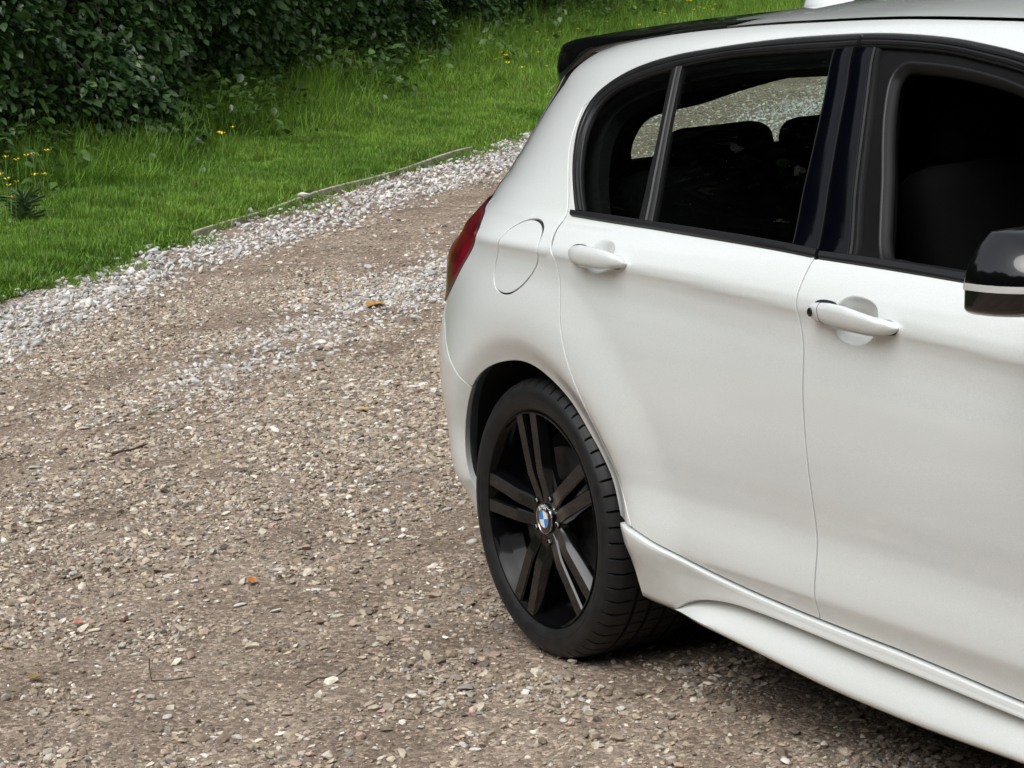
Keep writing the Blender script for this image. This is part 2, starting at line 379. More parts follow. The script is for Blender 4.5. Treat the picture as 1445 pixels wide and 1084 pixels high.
FR_1 = [(0.9677, 1.3450), (1.0129, 1.2644), (1.0466, 1.1853), (1.082, 1.0885), (1.1261, 0.9930)]
FR_2 = [(1.4211, 1.2909), (1.3635, 1.3019), (1.2382, 1.3172), (1.1128, 1.3237), (1.0569, 1.3211), (1.0402, 1.3014), (1.057, 1.2485), (1.1196, 1.13), (1.1907, 0.9979)]
CGAP = [(-0.0605, 1.2453), (-0.0472, 1.1961), (-0.0214, 1.1508), (0.0062, 1.118), (0.065, 1.0509), (0.0957, 1.0129), (0.1060, 0.9872), (0.1285, 0.9632), (0.1477, 0.9449), (0.1605, 0.9315), (0.1709, 0.9071), (0.1768, 0.8831), (0.1826, 0.8441), (0.1959, 0.7742), (0.2181, 0.7166), (0.2434, 0.6647), (0.2647, 0.6259), (0.2927, 0.5784), (0.3127, 0.546), (0.3349, 0.5141), (0.3721, 0.455), (0.4098, 0.4029), (0.4272, 0.3760)]
SEAM = [(0.3386, 0.3815), (0.4285, 0.3762), (0.5124, 0.3555), (0.6078, 0.3376), (0.7049, 0.3241), (0.8086, 0.3132), (0.9214, 0.3058), (1.0253, 0.3014), (1.145, 0.2980), (1.2605, 0.2955), (1.4292, 0.288), (1.6048, 0.279), (1.9, .272), (2.25, .268)]
GROOVE = [(0.4876, 0.2005), (0.5526, 0.2365), (0.5969, 0.2526), (0.6473, 0.2645), (0.7072, 0.2732), (0.764, 0.2772), (0.911, 0.2755), (1.1358, 0.2685), (1.3446, 0.2633), (1.6085, 0.2547), (1.9, .25), (2.25, .25)]
BOTTOM = [(0.3909, 0.2180), (0.4651, 0.2160), (0.5247, 0.2158), (0.6392, 0.2165), (0.8144, 0.2040), (0.9693, 0.191), (1.0864, 0.1835), (1.338, 0.179), (1.613, 0.1850), (1.9, .185), (2.25, .185)]
BGAP = [(1.0191, 0.9817), (1.0275, 0.9642), (1.0329, 0.94), (1.0334, 0.9076), (1.0348, 0.8874), (1.0386, 0.8566), (1.0415, 0.8317), (1.0398, 0.7856), (1.0365, 0.732), (1.0365, 0.6488), (1.0377, 0.556), (1.0370, 0.4788), (1.0345, 0.4354), (1.027, 0.3568), (1.0251, 0.3014)]
FUEL = [(-0.0705, 0.9505), (-0.0607, 0.9632), (-0.0339, 0.9769), (-0.0065, 0.9812), (0.0299, 0.9791), (0.0616, 0.9706), (0.0846, 0.9572), (0.0966, 0.9412), (0.0978, 0.917), (0.0825, 0.8932), (0.0527, 0.8658), (0.0182, 0.8421), (-0.0251, 0.8242), (-0.062, 0.8217), (-0.0914, 0.8307), (-0.1069, 0.8513), (-0.1046, 0.8768), (-0.0909, 0.9042), (-0.0786, 0.9323)]
ARCH = [(-0.3516, 0.2934), (-0.3625, 0.3398), (-0.3689, 0.3955), (-0.3572, 0.4543), (-0.3261, 0.5064), (-0.2836, 0.559), (-0.252, 0.591), (-0.2063, 0.6214), (-0.1549, 0.644), (-0.0945, 0.6602), (-0.0196, 0.67), (0.0372, 0.6646), (0.0857, 0.6498), (0.1456, 0.6231), (0.1847, 0.5979), (0.2267, 0.5547), (0.2686, 0.5067), (0.3034, 0.4534), (0.3307, 0.398), (0.3386, 0.3815)]
BUMPSEAM = [(-0.5363, 0.7421), (-0.4667, 0.7036), (-0.3759, 0.6537), (-0.3109, 0.6136), (-0.2644, 0.5807)]
LAMP = [(-0.3656, 0.975), (-0.3026, 0.9673), (-0.2577, 0.9532), (-0.2249, 0.9382), (-0.242, 0.9108), (-0.3024, 0.8639), (-0.3778, 0.8101), (-0.4969, 0.7493)]
c_cgap = sm(cr(CGAP)); c_seam = sm(cr(SEAM)); c_bgap = sm(cr(BGAP), 4); c_arch = sm(cr(ARCH), 3); c_dlo = cr(DLO_OUT); c_dli = cr(DLO_IN)
c_bump = sm(cr(BUMPSEAM)); c_lamp = sm(cr(LAMP), 1); c_groove = sm(cr(GROOVE)); c_bot = sm(cr(BOTTOM), 6)
def upto(c, x): return c[c[:, 0] <= x]
def frm(c, x): return c[c[:, 0] >= x]

car = empty("parked_car"); tag(car, "white five-door hatchback with black alloy wheel and black mirror parked on the gravel drive", "car")

MIRR = []                                # right-hand pieces that get a mirrored twin on the far side
def R(o): MIRR.append(o); return o

# --- bodywork, right side
a0 = int(np.argmin(np.abs(c_arch[:, 0]+.2644) + (c_arch[:, 1] < .5)*9))
idlo = int(np.argmin(np.hypot(c_dlo[:, 0]+.031, c_dlo[:, 1]-1.259)))
dl_lo, dl_hi = c_dlo[:idlo+1], c_dlo[idlo:]
off_dlo, _ = inset(np.vstack([c_dlo, [(1.0, 1.0)]]), .004); off_dlo = off_dlo[:-1]    # tuck the panel edge under the moulding
quarter = joinp(cr([(1.63, 1.3975), (.6, 1.3975), (-.20, 1.3975)], .03), cr([(-.20, 1.3975), (-.28, 1.388), (-.322, 1.368), (-.347, 1.345), (-.356, 1.318), (-.400, 1.280), (-.472, 1.2), (-.468, 1.1), (-.452, 1.02), (-.42, .985), (-.3656, .975)], .015),
                c_lamp, c_bump, c_arch[a0:], upto(c_seam, .4272), c_cgap[::-1], off_dlo[idlo:],
                cr([(2.16, .985), (2.25, 1.0), (2.08, 1.1), (1.93, 1.2), (1.79, 1.30), (1.63, 1.3975)], .03))
fuel = sm(cr(FUEL+[FUEL[0]], .01), 1)[:-1]
body = R(panel("rear_quarter", quarter, [fuel], car, M['white'], dv=.010))
R(panel("fuel_flap", fuel, (), body, M['white'], dv=.009, du=.02, g=.0012))
R(panel("fuel_flap_recess", fuel, (), body, M['gap'], off=-.0045, g=-.003, flange=.004))  # black sheet close behind the flap, its gap's shade as colour

rdoor_poly = joinp(c_cgap, c_seam[(c_seam[:, 0] > .4272) & (c_seam[:, 0] < 1.0251)], c_bgap[::-1],
                   cr([(x, v+.002) for x, v in BELT_LO_R])[::-1], off_dlo[:idlo+1])
BOWL_R = [(0.2961, 0.948), (0.3087, 0.9592), (0.3341, 0.9624), (0.3729, 0.9571), (0.395, 0.9409), (0.3862, 0.9189), (0.3524, 0.9036), (0.3188, 0.899), (0.2977, 0.9031), (0.286, 0.9203)]
BOWL_F = [(1.1503, 0.906), (1.1723, 0.9269), (1.1981, 0.9316), (1.2316, 0.9299), (1.2645, 0.9211), (1.2765, 0.9068), (1.2658, 0.8805), (1.2379, 0.8579), (1.207, 0.8493), (1.1757, 0.8509), (1.1525, 0.8585), (1.1409, 0.8756)]
bowl_r = sm(cr(BOWL_R+[BOWL_R[0]], .008), 3)[:-1]; bowl_f = sm(cr(BOWL_F+[BOWL_F[0]], .008), 3)[:-1]
rdoor = R(panel("rear_door", rdoor_poly, [bowl_r], car, M['white'], dv=.009, du=.025))
fdoor_poly = joinp(c_seam[(c_seam[:, 0] > 1.0251) & (c_seam[:, 0] < 2.17)], cr([(2.19, .27), (2.20, .5), (2.19, .8), (2.15, .9), (2.12, .975)], .03),
                   cr([(x, v+.002) for x, v in BELT_LO_F])[::-1], c_bgap)
fdoor = R(panel("front_door", fdoor_poly, [bowl_f], car, M['white'], dv=.009, du=.025))
def ucen(v): return float(XSR(v)-(XSR(v)-XR(v))*math.pi/2)
def ufro(v): return float(XSF(v)+(XF(v)-XSF(v))*math.pi/2)
vs = np.linspace(.17, .725, 25)
bumper_poly = joinp(c_bump[::-1], cr([(-.75, .736), (ucen(.73)+.002, .73)], .03), [(ucen(v)+.002, v) for v in vs[::-1]],
                    cr([(-1.1, .17), (-.335, .19)], .03), c_arch[:a0+1])
bump = R(panel("rear_bumper", bumper_poly, (), car, M['white'], dv=.014))
# fill bodywork behind lamps, tailgate
vs = np.linspace(.75, .985, 12)
tail_poly = joinp(cr([(-.98, .742), (ucen(.745)+.002, .742)], .03), [(ucen(v)+.002, v) for v in vs], cr([(ucen(.985), .985), (-.60, .985), (-.74, .965), (-.96, .90), (-1.0, .82), (-.98, .742)], .03))
R(panel("tailgate", tail_poly, (), car, M['white']))
lamp_poly = joinp(c_lamp, cr([(-.4969, .7493), (-.70, .744), (-.97, .745)], .02), cr([(-.99, .82), (-.95, .90), (-.73, .965), (-.60, .983), (-.43, .983), (-.3656, .975)], .02))
def lamp_off(u, v): return .004 + .006*sst(-.45, -.60, u)*np.cos((v-.86)*38)
lamp = R(panel("tail_lamp", lamp_poly, (), car, M['red'], du=.02, dv=.01, offfn=lamp_off))
# front end (outside the picture)
af = [(2.69+.36*math.cos(t), .315+.36*math.sin(t)) for t in np.linspace(math.radians(190), math.radians(-25), 36)]
vs = np.linspace(.20, .93, 30)
front_poly = joinp(cr([(2.215, .27), (2.30, .25)], .03), af, cr([(3.05, .17), (ufro(.17)-.002, .17)], .03), [(ufro(v)-.002, v) for v in vs],
                   [(ufro(.975)-.002, .975)], cr([(2.6, .975), (2.14, .975), (2.17, .9), (2.21, .8), (2.22, .5), (2.215, .27)], .03))
R(panel("front_wing", front_poly, (), car, M['white']))
base_edge = cr([(-.20, 1.3975), (-.28, 1.388), (-.322, 1.368), (-.347, 1.345), (-.356, 1.318), (-.400, 1.280), (-.472, 1.2)], .015)
R(panel("spoiler_base", joinp(base_edge, cr([(-.50, 1.19), (-.57, 1.23), (-.62, 1.32), (-.62, 1.399)], .03), cr([(-.62, 1.3995), (-.20, 1.3995)], .03)), (), car, M['gloss'], off=.001, g=.001))
def offc(c, d):
    t_ = np.gradient(c, axis=0); t_ /= np.linalg.norm(t_, axis=1, keepdims=True); return c+np.stack([-t_[:, 1], t_[:, 0]], 1)*d
for c_, par_, a_, b_ in ((c_cgap, rdoor, 2, -1), (c_bgap, fdoor, 1, -1), (c_bump, bump, 1, -1)):
    R(ribbon("door_gap_shade" if par_ is not bump else "bumper_gap_shade", offc(c_, -.0030)[a_:b_], offc(c_, .0030)[a_:b_], [(0, -.0050), (.5, -.0046), (1, -.0050)], par_, M['gap'], n=120, endcap=False))  # black strips inside the panel gaps, painting in their shade
# --- side skirt
W_ = np.linspace(0, 1, 110)
fs = lambda c: (lambda x: np.interp(x, c[:, 0], c[:, 1]))
f_se, f_gr, f_bo = fs(c_seam), fs(c_groove), fs(c_bot)
xs0 = .3565; cols = []
def skx(v, w_):                          # rear edge of the skirt slopes
    st = np.interp(v, [.19, .22, .295, .344, .385], [.3903, .3909, .396, .380, .3663])
    return st+(2.24-st)*w_
def col(vf, outf):
    vv = vf(.38+(2.24-.38)*W_)
    for _ in range(3): x = skx(vv, W_); vv = vf(x)
    x = skx(vv, W_); o = outf(x); p = P(x, vv); nn = N3(P, x, vv); nn[:, 2] *= .3; nn /= np.linalg.norm(nn, axis=1, keepdims=True)
    cols.append(p+nn*np.asarray(o)[..., None]*np.ones((len(x), 1)))
hh = lambda x: sst(.47, .66, x)
gro = lambda x: np.where(x < .4876, f_bo(x)+.001, np.maximum(f_gr(x), f_bo(x)+.001))
for d, o in ((.0030, -.02), (.0032, .0), (.0033, .0042), (.0038, .0066), (.0052, .0078), (.0145, .0082)):
    col(lambda x, d=d: f_se(x)-d, lambda x, o=o: np.full(len(x), o))
for t in (.2, .4, .6, .8, .93):
    col(lambda x, t=t: (f_se(x)-.0145)*(1-t)+(gro(x)+.004)*t, lambda x, t=t: .0082+.003*t+0*x)
col(lambda x: gro(x)+.0005, lambda x: .0108+0*x)
col(lambda x: gro(x)-.0015-.003*hh(x), lambda x: .0085-.013*hh(x))
for t, o in ((.10, -.008), (.25, -.001), (.45, .010), (.65, .021), (.82, .030), (.92, .0335)):
    col(lambda x, t=t: gro(x)*(1-t)+(f_bo(x))*t-.002*(1-t), lambda x, o=o: .008+(o-.008)*hh(x))
col(lambda x: f_bo(x)-.001, lambda x: .006+(.032-.006)*hh(x))
col(lambda x: f_bo(x)-.008, lambda x: .002+(.026-.002)*hh(x))
col(lambda x: f_bo(x)-.014, lambda x: -.03+0*x)
V = np.stack(cols, 1); k = V.shape[1]; f = grid_faces(len(W_), k)
# rear closing flange
s = len(W_)*k; V = V.reshape(-1, 3); fl = V[:k].copy(); fl[:, 1] += .05; fl[:, 0] += .004; V = np.vstack([V, fl])
f += [(i, i+1, s+i+1, s+i) for i in range(k-1)]
me = mk("side_skirt", V, f); bm = bmesh.new(); bm.from_mesh(me); bmesh.ops.recalc_face_normals(bm, faces=bm.faces); bm.to_mesh(me); bm.free()
me.set_sharp_from_angle(angle=math.radians(50))
R(link("side_skirt", me, car, M['white']))

# --- mouldings and glazing
STRIP = [(0, -.006), (0, .003), (.12, .0062), (.5, .0068), (.86, .0062), (1, .0035), (1, -.004)]
def belt(name, lo, hi, parent): return R(ribbon(name, cr(lo), cr(hi), STRIP, parent, M['satin'], n=70))
belt("belt_moulding", BELT_LO_R, BELT_HI_R, rdoor); belt("belt_moulding", BELT_LO_F, BELT_HI_F, fdoor)
UP = [(-.05, -.006), (-.02, .0015), (.04, .0050), (.20, .0062), (.36, .0048), (.42, .0020), (.48, .0042), (.62, .0052), (.78, .0030), (.84, -.0005), (.92, .0008), (1.0, -.001), (1.02, -.008)]
def near(c, p): return int(np.argmin(np.hypot(c[:, 0]-p[0], c[:, 1]-p[1])))
i1, j1 = near(c_dlo, (.885, 1.366)), near(c_dli, (.8985, 1.3473))
R(ribbon("window_moulding", sm(c_dlo[:i1+1], 3), sm(c_dli[:j1+1], 3), UP, rdoor, M['satin'], n=150))
R(ribbon("window_moulding", sm(c_dlo[i1+1:]+[.003, 0], 3), sm(c_dli[j1+1:]+[.003, 0], 3), [(t, h+.0015) for t, h in UP], fdoor, M['satin'], n=120))
jl = near(c_dli, DIV_L[0]); jr = near(c_dli, DIV_R[0]); jp = near(c_dli, PIL_L[0])
qg = joinp(c_dli[:jl+1], cr(DIV_L), cr([DIV_L[-1], (.2, 1.004), DIV_R[0] and (0.166, 1.0072)], .02))
R(panel("quarter_glass", qg, (), rdoor, M['glass'], off=-.006, g=-.004, flange=.002, du=.05, dv=.04))
rg = joinp(cr(DIV_R)[::-1], c_dli[jr:jp+1], cr(PIL_L), cr(BELT_HI_R)[::-1][(cr(BELT_HI_R)[::-1][:, 0] > .44) & (cr(BELT_HI_R)[::-1][:, 0] < .93)])
R(panel("rear_door_glass", rg, (), rdoor, M['glass'], off=-.006, g=-.004, flange=.002, du=.05, dv=.04))
R(ribbon("window_divider", cr(DIV_L), cr(DIV_R), [(0, -.008), (0, .0006), (.42, .0006), (.44, .0036), (.58, .0056), (.66, .0030), (.74, .0050), (.90, .0036), (1, .001), (1, -.008)], rdoor, M['satin'], n=30))
R(ribbon("pillar_cover", cr(PIL_L), cr(PIL_M)-[.003, 0], [(0, -.008), (0, .0012), (.04, .0020), (.96, .0020), (1, .001), (1, -.010)], rdoor, M['pillar'], n=30))
R(ribbon("pillar_cover", cr(PIL_M)+[.003, 0], cr(PIL_R), [(0, -.010), (0, .001), (.04, .0020), (.96, .0020), (1, .0012), (1, -.006)], fdoor, M['pillar'], n=30))
for c, par in ((cr(PIL_L), rdoor), (cr(PIL_M), rdoor), (cr(PIL_R), fdoor)):
    R(ribbon("pillar_seal", c-[.0022, 0], c+[.0022, 0], [(0, -.006), (.2, .0022), (.5, .0034), (.8, .0022), (1, -.006)], par, M['rubber'], n=30))
R(ribbon("window_channel", cr(PIL_R)+[.002, 0], cr(FR_1)+[.006, 0], [(0, -.01), (0, .002), (.25, .0052), (.45, .0035), (.5, -.001), (.62, .0035), (.85, .004), (1, -.002), (1, -.02)], fdoor, M['satin'], n=40))
# inner window frame of the front door (its glass is wound down)
fr2 = cr(FR_2+[(1.24, .9920)])
open_f = joinp(cr([(1.93, .990), (1.87, 1.07), (1.76, 1.155), (1.63, 1.225), (1.50, 1.270), FR_2[0]], .02), fr2[2:], cr([(1.24, .991), (1.6, .989), (1.93, .988)], .03))
frame_out = joinp(cr(FR_1)[::-1]+[.004, 0], c_dli[near(c_dli, (.975, 1.3468)):], cr([(2.0, .984), (1.5, .985), (1.13, .99)], .03))
R(panel("window_frame", frame_out, [open_f], fdoor, M['rubber'], off=-.007, g=-.001, ring=.004, flange=.014, du=.02, dv=.02))
ctr = open_f.mean(0)
def rib_closed(name, poly, d0, d1, prof, parent, material):
    p = poly if area(poly) > 0 else poly[::-1]; a, _ = inset(p, d0); b, _ = inset(p, d1)
    a = np.vstack([a, a[:1]]); b = np.vstack([b, b[:1]]); rows = []
    for t, h in prof:
        uv = a*(1-t)+b*t; rows.append(P(uv[:, 0], uv[:, 1])+N3(P, uv[:, 0], uv[:, 1])*h)
    V = np.stack(rows, 1); n, k = V.shape[:2]; me = mk(name, V.reshape(-1, 3), grid_faces(n, k))
    bm = bmesh.new(); bm.from_mesh(me); bmesh.ops.recalc_face_normals(bm, faces=bm.faces); bm.to_mesh(me); bm.free(); return link(name, me, parent, material)
R(rib_closed("window_seal", open_f, -.006, .010, [(0, -.010), (.15, -.0055), (.35, -.004), (.55, -.0075), (.7, -.016), (1, -.020), (1, -.028)], fdoor, M['satin']))
# --- inner shell: black lining with window openings
def shrink(poly, d):
    p = poly if area(poly) > 0 else poly[::-1]; q, _ = inset(p, d); return q
rear_open = joinp(c_dli[:jp+1], cr(PIL_L)[:], cr([(.93, .99), (.166, .998)], .03))
lining = joinp(cr([(2.3, .45), (2.25, .97)], .05), cr([(2.0, 1.02), (1.83, 1.15), (1.69, 1.25), (1.5, 1.385)], .05), cr([(1.5, 1.385), (-.45, 1.385)], .05), cr([(-.40, 1.2), (-.38, 1.0), (-.45, .75), (-.42, .68)], .05),
               [(.45*math.cos(t), .315+.40*math.sin(t)) for t in np.linspace(math.radians(115), math.radians(20), 12)], cr([(.52, .30), (2.2, .30)], .05))
R(panel("inner_lining", lining, [shrink(rear_open, .010), shrink(open_f, -.028)], car, M['dark'], off=-.040, g=0, flange=.03, du=.06, dv=.04))
# --- door handles
def handle(spine, hh_, th, parent, lock=False):
    c = np.array(spine); n = 34; s = np.linspace(0, 1, n); sk = np.linspace(0, 1, len(c))
    u = np.interp(s, sk, c[:, 0]); v = pw(sk, c[:, 1])(s); hv = pw(np.linspace(0, 1, len(hh_)), hh_)(s); tv = pw(np.linspace(0, 1, len(th)), th)(s)
    rings = []
    for i in range(n):
        e = min(1, (s[i]/.045))**.5*min(1, ((1-s[i])/.05))**.5; h = hv[i]*max(e, .15)*.86; t = tv[i]*(.55+.45*e)*.90; base = -.004+.016*sst(.18, .32, s[i])*(1-sst(.72, .86, s[i]))
        r = []
        for a in np.linspace(0, 2*math.pi, 28, endpoint=False):
            ca, sa = math.cos(a), math.sin(a); cy = math.copysign(abs(sa)**.50, sa); cx = math.copysign(abs(ca)**.60, ca)
            vv = v[i]+h*cy*(1.0 if cx < 0 else 1-.28*abs(cx)**2); o = (base+t)/2+(t-base)/2*cx
            o -= .0065*max(0, .5-.5*cy)**1.3*(cx > 0)*e
            r.append(P(u[i], vv)+N3(P, u[i], vv)*o)
        rings.append(r)
    if lock:
        j_ = min(range(n), key=lambda q: abs(u[q]-1.126)); c_ = np.mean(rings[j_], 0); jr_ = []
        for dx_, k_ in ((-.0007, .97), (-.0006, 1.02), (.0006, 1.02), (.0007, .97)): jr_.append([tuple(c_+(np.array(p)-c_)*k_+np.array([dx_, 0, 0])) for p in rings[j_]])
        R(loft("handle_joint", jr_, parent, M['gap'], cap=False))
    return R(loft("door_handle", rings, parent, M['white']))
def bowl(poly, parent, depth=.026):
    p = poly if area(poly) > 0 else poly[::-1]; c = p.mean(0); q, b = inset(p, 0); rows = []
    for d_, z in ((-.0036, -.0004), (-.0026, -.0010), (-.0012, -.0024), (.0004, -.0048), (.0020, -.0075)):
        uv = p+b*d_; rows.append(P(uv[:, 0], uv[:, 1])+N3(P, uv[:, 0], uv[:, 1])*z)
    p2_ = p+b*.002
    for r in (.92, .80, .65, .48, .30, .15, .02):
        uv = c+(p2_-c)*r; d = -.0075 - depth*(1-r**2)
        rows.append(P(uv[:, 0], uv[:, 1])+N3(P, uv[:, 0], uv[:, 1])*d)
    V = np.array(rows); me = mk("handle_bowl", V.reshape(-1, 3), grid_faces(V.shape[0], V.shape[1], closed_c=True))
    bm = bmesh.new(); bm.from_mesh(me); bmesh.ops.recalc_face_normals(bm, faces=bm.faces); bm.to_mesh(me); bm.free()
    return R(link("handle_bowl", me, parent, M['white']))
bowl(bowl_r, rdoor); bowl(bowl_f, fdoor)
SR = [(0.2470, 0.9295), (0.2703, 0.9305), (0.3108, 0.9299), (0.37, 0.9290), (0.4199, 0.9285), (0.4560, 0.9285)]
SF = [(1.0890, 0.8985), (1.1245, 0.8990), (1.1850, 0.8978), (1.24, 0.8955), (1.2950, 0.8930), (1.338, 0.8925)]
handle(SR, [.0145, .0160, .0155, .0140, .0120, .009], [.018, .024, .027, .029, .028, .018], rdoor)
handle(SF, [.0165, .0185, .0190, .0170, .0145, .010], [.020, .026, .029, .031, .030, .020], fdoor, True)
def gask(parent, c, w_, h_):
    a = np.linspace(0, 2*math.pi, 28, endpoint=False); poly = np.array([(c[0]+w_*math.copysign(abs(math.cos(t))**.8, math.cos(t)), c[1]+h_*math.copysign(abs(math.sin(t))**.8, math.sin(t))) for t in a])
    R(panel("handle_gasket", poly, (), parent, M['gasket'], off=.0020, g=0, ring=.001, flange=.004, du=.02, dv=.01))
gask(rdoor, (.262, .9370), .034, .0150); gask(rdoor, (.4080, .9275), .032, .0135)
gask(fdoor, (1.126, .9050), .038, .0160); gask(fdoor, (1.2990, .8905), .034, .0140)
# lock cylinder and the joint of its cap on the front handle
kp = []
for i, (r, o) in enumerate(((.0062, .026), (.0058, .0285), (.0048, .0285), (.0046, .0268), (.0002, .0268))):
    kp.append([P(1.105+r*math.cos(a), .8990+1.35*r*math.sin(a))+N3(P, 1.105, .8990)*(o-.006) for a in np.linspace(0, 2*math.pi, 20, endpoint=False)])
loft("lock_cylinder", kp, fdoor, M['satin'])

# --- mirrored twins
def twin(o, par):
    c = o.copy(); S.collection.objects.link(c); c.parent = par; return c
tw = {}
for o in MIRR:
    if o.parent == car:
        c = twin(o, car); c.scale = (1, -1, 1); tw[o] = c
for o in MIRR:
    if o.parent is not car: twin(o, tw[o.parent])

# --- roof, aerial, spoiler, windscreen
def roofz(x, y):
    e = np.abs(y)/.535; return ZS(np.clip(x, -.5, 2.3))+.038*(1-np.clip(e, 0, 1)**2)*sst(-.70, -.35, x)*(1-sst(1.45, 1.75, x))*.80
us = np.linspace(ucen(1.4)+.001, ufro(1.4)-.001, 130); e = P(us, np.full(130, 1.4)); e = e[(e[:, 0] > -.66)]
ny = 33; V = []; nr = []
for q in e:
    yy = -q[1]-.0015
    for s in np.linspace(-1, 1, ny):
        y = yy*s; z = roofz(q[0], y*(.535/max(yy, .05)) if yy < .5 else y)
        V.append((q[0], y, q[2]+(float(roofz(q[0], y))-float(ZS(np.clip(q[0], -.5, 2.3))))*(1 if yy > .5 else (1-s*s)/max(1e-6, 1-min(1, (y/.535))**2))-(.0015 if abs(s) > .999 else 0)))
me = mk("roof", V, grid_faces(len(e), ny)); bm = bmesh.new(); bm.from_mesh(me); bmesh.ops.recalc_face_normals(bm, faces=bm.faces)
for fc in bm.faces:
    pass
bm.to_mesh(me); bm.free()
roof = link("roof", me, car, M['white'])
rings = []
for t in np.linspace(0, 1, 14):
    x = -.13+.20*t; h = .062*math.sin(math.pi*min(1, .12+.88*(1-t)))**.8 if t < .99 else .004
    h = max(.004, .060*(1-t)**.7*min(1, (t+.05)*6)**.5); wd = .030*(math.sin(math.pi*(.08+.88*t)))**.6
    z0 = float(roofz(x, 0))-.004
    rings.append([(x-.02*(k_ == 0)*0, wd*math.cos(a)*(1-.55*max(0, math.sin(a))), z0+max(0, math.sin(a))*h) for k_, a in enumerate(np.linspace(0, 2*math.pi, 16, endpoint=False))])
loft("roof_aerial", rings, roof, M['white'])
# spoiler: black, raised a little above the roof sides, blunt rounded tips that drop down the D-pillars
sp_p = [(.36, -.529), (.1, -.529), (-.12, -.518), (-.24, -.514), (-.33, -.516), (-.395, -.506), (-.435, -.486), (-.485, -.43), (-.56, -.31), (-.62, -.19), (-.65, -.02)]
sp_t = [1.383, 1.368, 1.354, 1.350, 1.341, 1.331, 1.324, 1.318, 1.312, 1.308, 1.306]
sp_b = [1.378, 1.352, 1.326, 1.300, 1.240, 1.212, 1.205, 1.215, 1.245, 1.262, 1.268]
pp_ = cr(sp_p, .02); kk = np.interp(pp_[:, 0], [q[0] for q in sp_p][::-1], np.arange(len(sp_p))[::-1]); zt_ = pw(np.arange(len(sp_t)), sp_t)(kk); zb_ = pw(np.arange(len(sp_t)), sp_b)(kk)
rows = []
for i in range(len(pp_)):
    a, b = pp_[max(i-1, 0)], pp_[min(i+1, len(pp_)-1)]; d = (b-a)/np.linalg.norm(b-a); n_ = np.array([d[1], -d[0]])*1.0
    if n_[1] > 0 and n_[0] > -.99: n_ = -n_
    x, y = pp_[i]; zt, zb = zt_[i], zb_[i]; H = zt-zb; bl = min(.016, H*.25)
    sec = [((x, y), -.06, zb+.01), ((x, y), -.004, zb-.001), ((x, y), .001, zb+.002), ((x, y), bl*.9, zb+H*.30), ((x, y), bl*1.0, zb+H*.55), ((x, y), bl*.6, zb+H*.80), ((x, y), .0, zt-.003), ((x, y), -.006, zt)]
    r = [(c[0]+n_[0]*o, min(-.0, c[1]+n_[1]*o), z) for c, o, z in sec]
    xx, yy = r[-1][0], r[-1][1]
    for t in np.linspace(0, 1, 9)[1:]: r.append((xx, yy*(1-t), zt+.017*(1-(1-t)**2)*min(1, abs(yy)/.5)))
    rows.append(r)
V = np.array(rows); Vm = V[:, ::-1][:, 1:].copy(); Vm[..., 1] *= -1; V = np.concatenate([V, Vm], 1); n, k = V.shape[:2]
me = mk("rear_spoiler", V.reshape(-1, 3), grid_faces(n, k)); bm = bmesh.new(); bm.from_mesh(me); bmesh.ops.remove_doubles(bm, verts=bm.verts, dist=1e-5); bmesh.ops.recalc_face_normals(bm, faces=bm.faces); bm.to_mesh(me); bm.free()
me.set_sharp_from_angle(angle=math.radians(40)); spoiler = link("rear_spoiler", me, car, M['gloss'])
R_sp = ribbon("spoiler_side_blade", [(.34, 1.3985), (.0, 1.3985), (-.20, 1.3985), (-.27, 1.3925), (-.310, 1.377)], [(.34, 1.4000), (.0, 1.4000), (-.20, 1.4000), (-.27, 1.3990), (-.330, 1.392)], [(0, -.004), (0, .002), (.5, .004), (1, .002)], spoiler, M['satin'], n=50)
def hmap(q, v):                          # rear face of the greenhouse, q = -y
    q = np.asarray(q, float); v = np.asarray(v, float); xs = XSR(v); a_ = xs-XR(v); n = NR(v)
    g = np.clip(np.abs(q)/WV(v), 0, .9995); x = xs-a_*(1-g**n)**(1/n)
    k = (ZS(x)-.99)/.41; z = np.where(v < .99, v, .99+(v-.99)*(1+(k-1)*sst(.99, 1.12, v)))
    return np.stack([x, -q, z], -1)
def sedge(v, e_=0.0):
    u_ = float(np.interp(v, [.98, 1.02, 1.1, 1.2, 1.3, 1.37], [-.435, -.447, -.463, -.466, -.44, -.44]))
    return -float(P(u_, v)[1])
vv = np.linspace(.99, 1.36, 14)
hat = joinp([(-sedge(v), v) for v in vv[::-1]], cr([(-sedge(.99), .99), (sedge(.99), .99)], .05), [(sedge(v), v) for v in vv], cr([(sedge(1.36), 1.36), (-sedge(1.36), 1.36)], .05))
hv0, hv1 = 1.005, 1.315
hg = joinp([(-.50, v) for v in np.linspace(hv1-.04, hv0+.03, 8)], cr([(-.46, hv0), (0, hv0), (.46, hv0)], .05), [(.50, v) for v in np.linspace(hv0+.03, hv1-.04, 8)], cr([(.44, hv1), (0, hv1), (-.44, hv1)], .05))
gate = panel("tailgate_frame", hat, [hg], car, M['gloss'], fn=hmap, g=.002, du=.04, dv=.03, off=.003)
panel("rear_window", hg, (), gate, M['hatchglass'], fn=hmap, g=-.002, du=.08, dv=.04, off=-.004, flange=.002)
vv = np.linspace(.995, 1.385, 14)
ws = joinp([(2.17-(v-1.0)*1.45+.09*0, v) for v in vv[::-1]], [(ufro(v)-.002, v) for v in vv])
o = panel("windscreen", ws, (), car, M['windscreen'], off=-.003, g=.0, du=.06, dv=.05, flange=.002); c = twin(o, car); c.scale = (1, -1, 1)
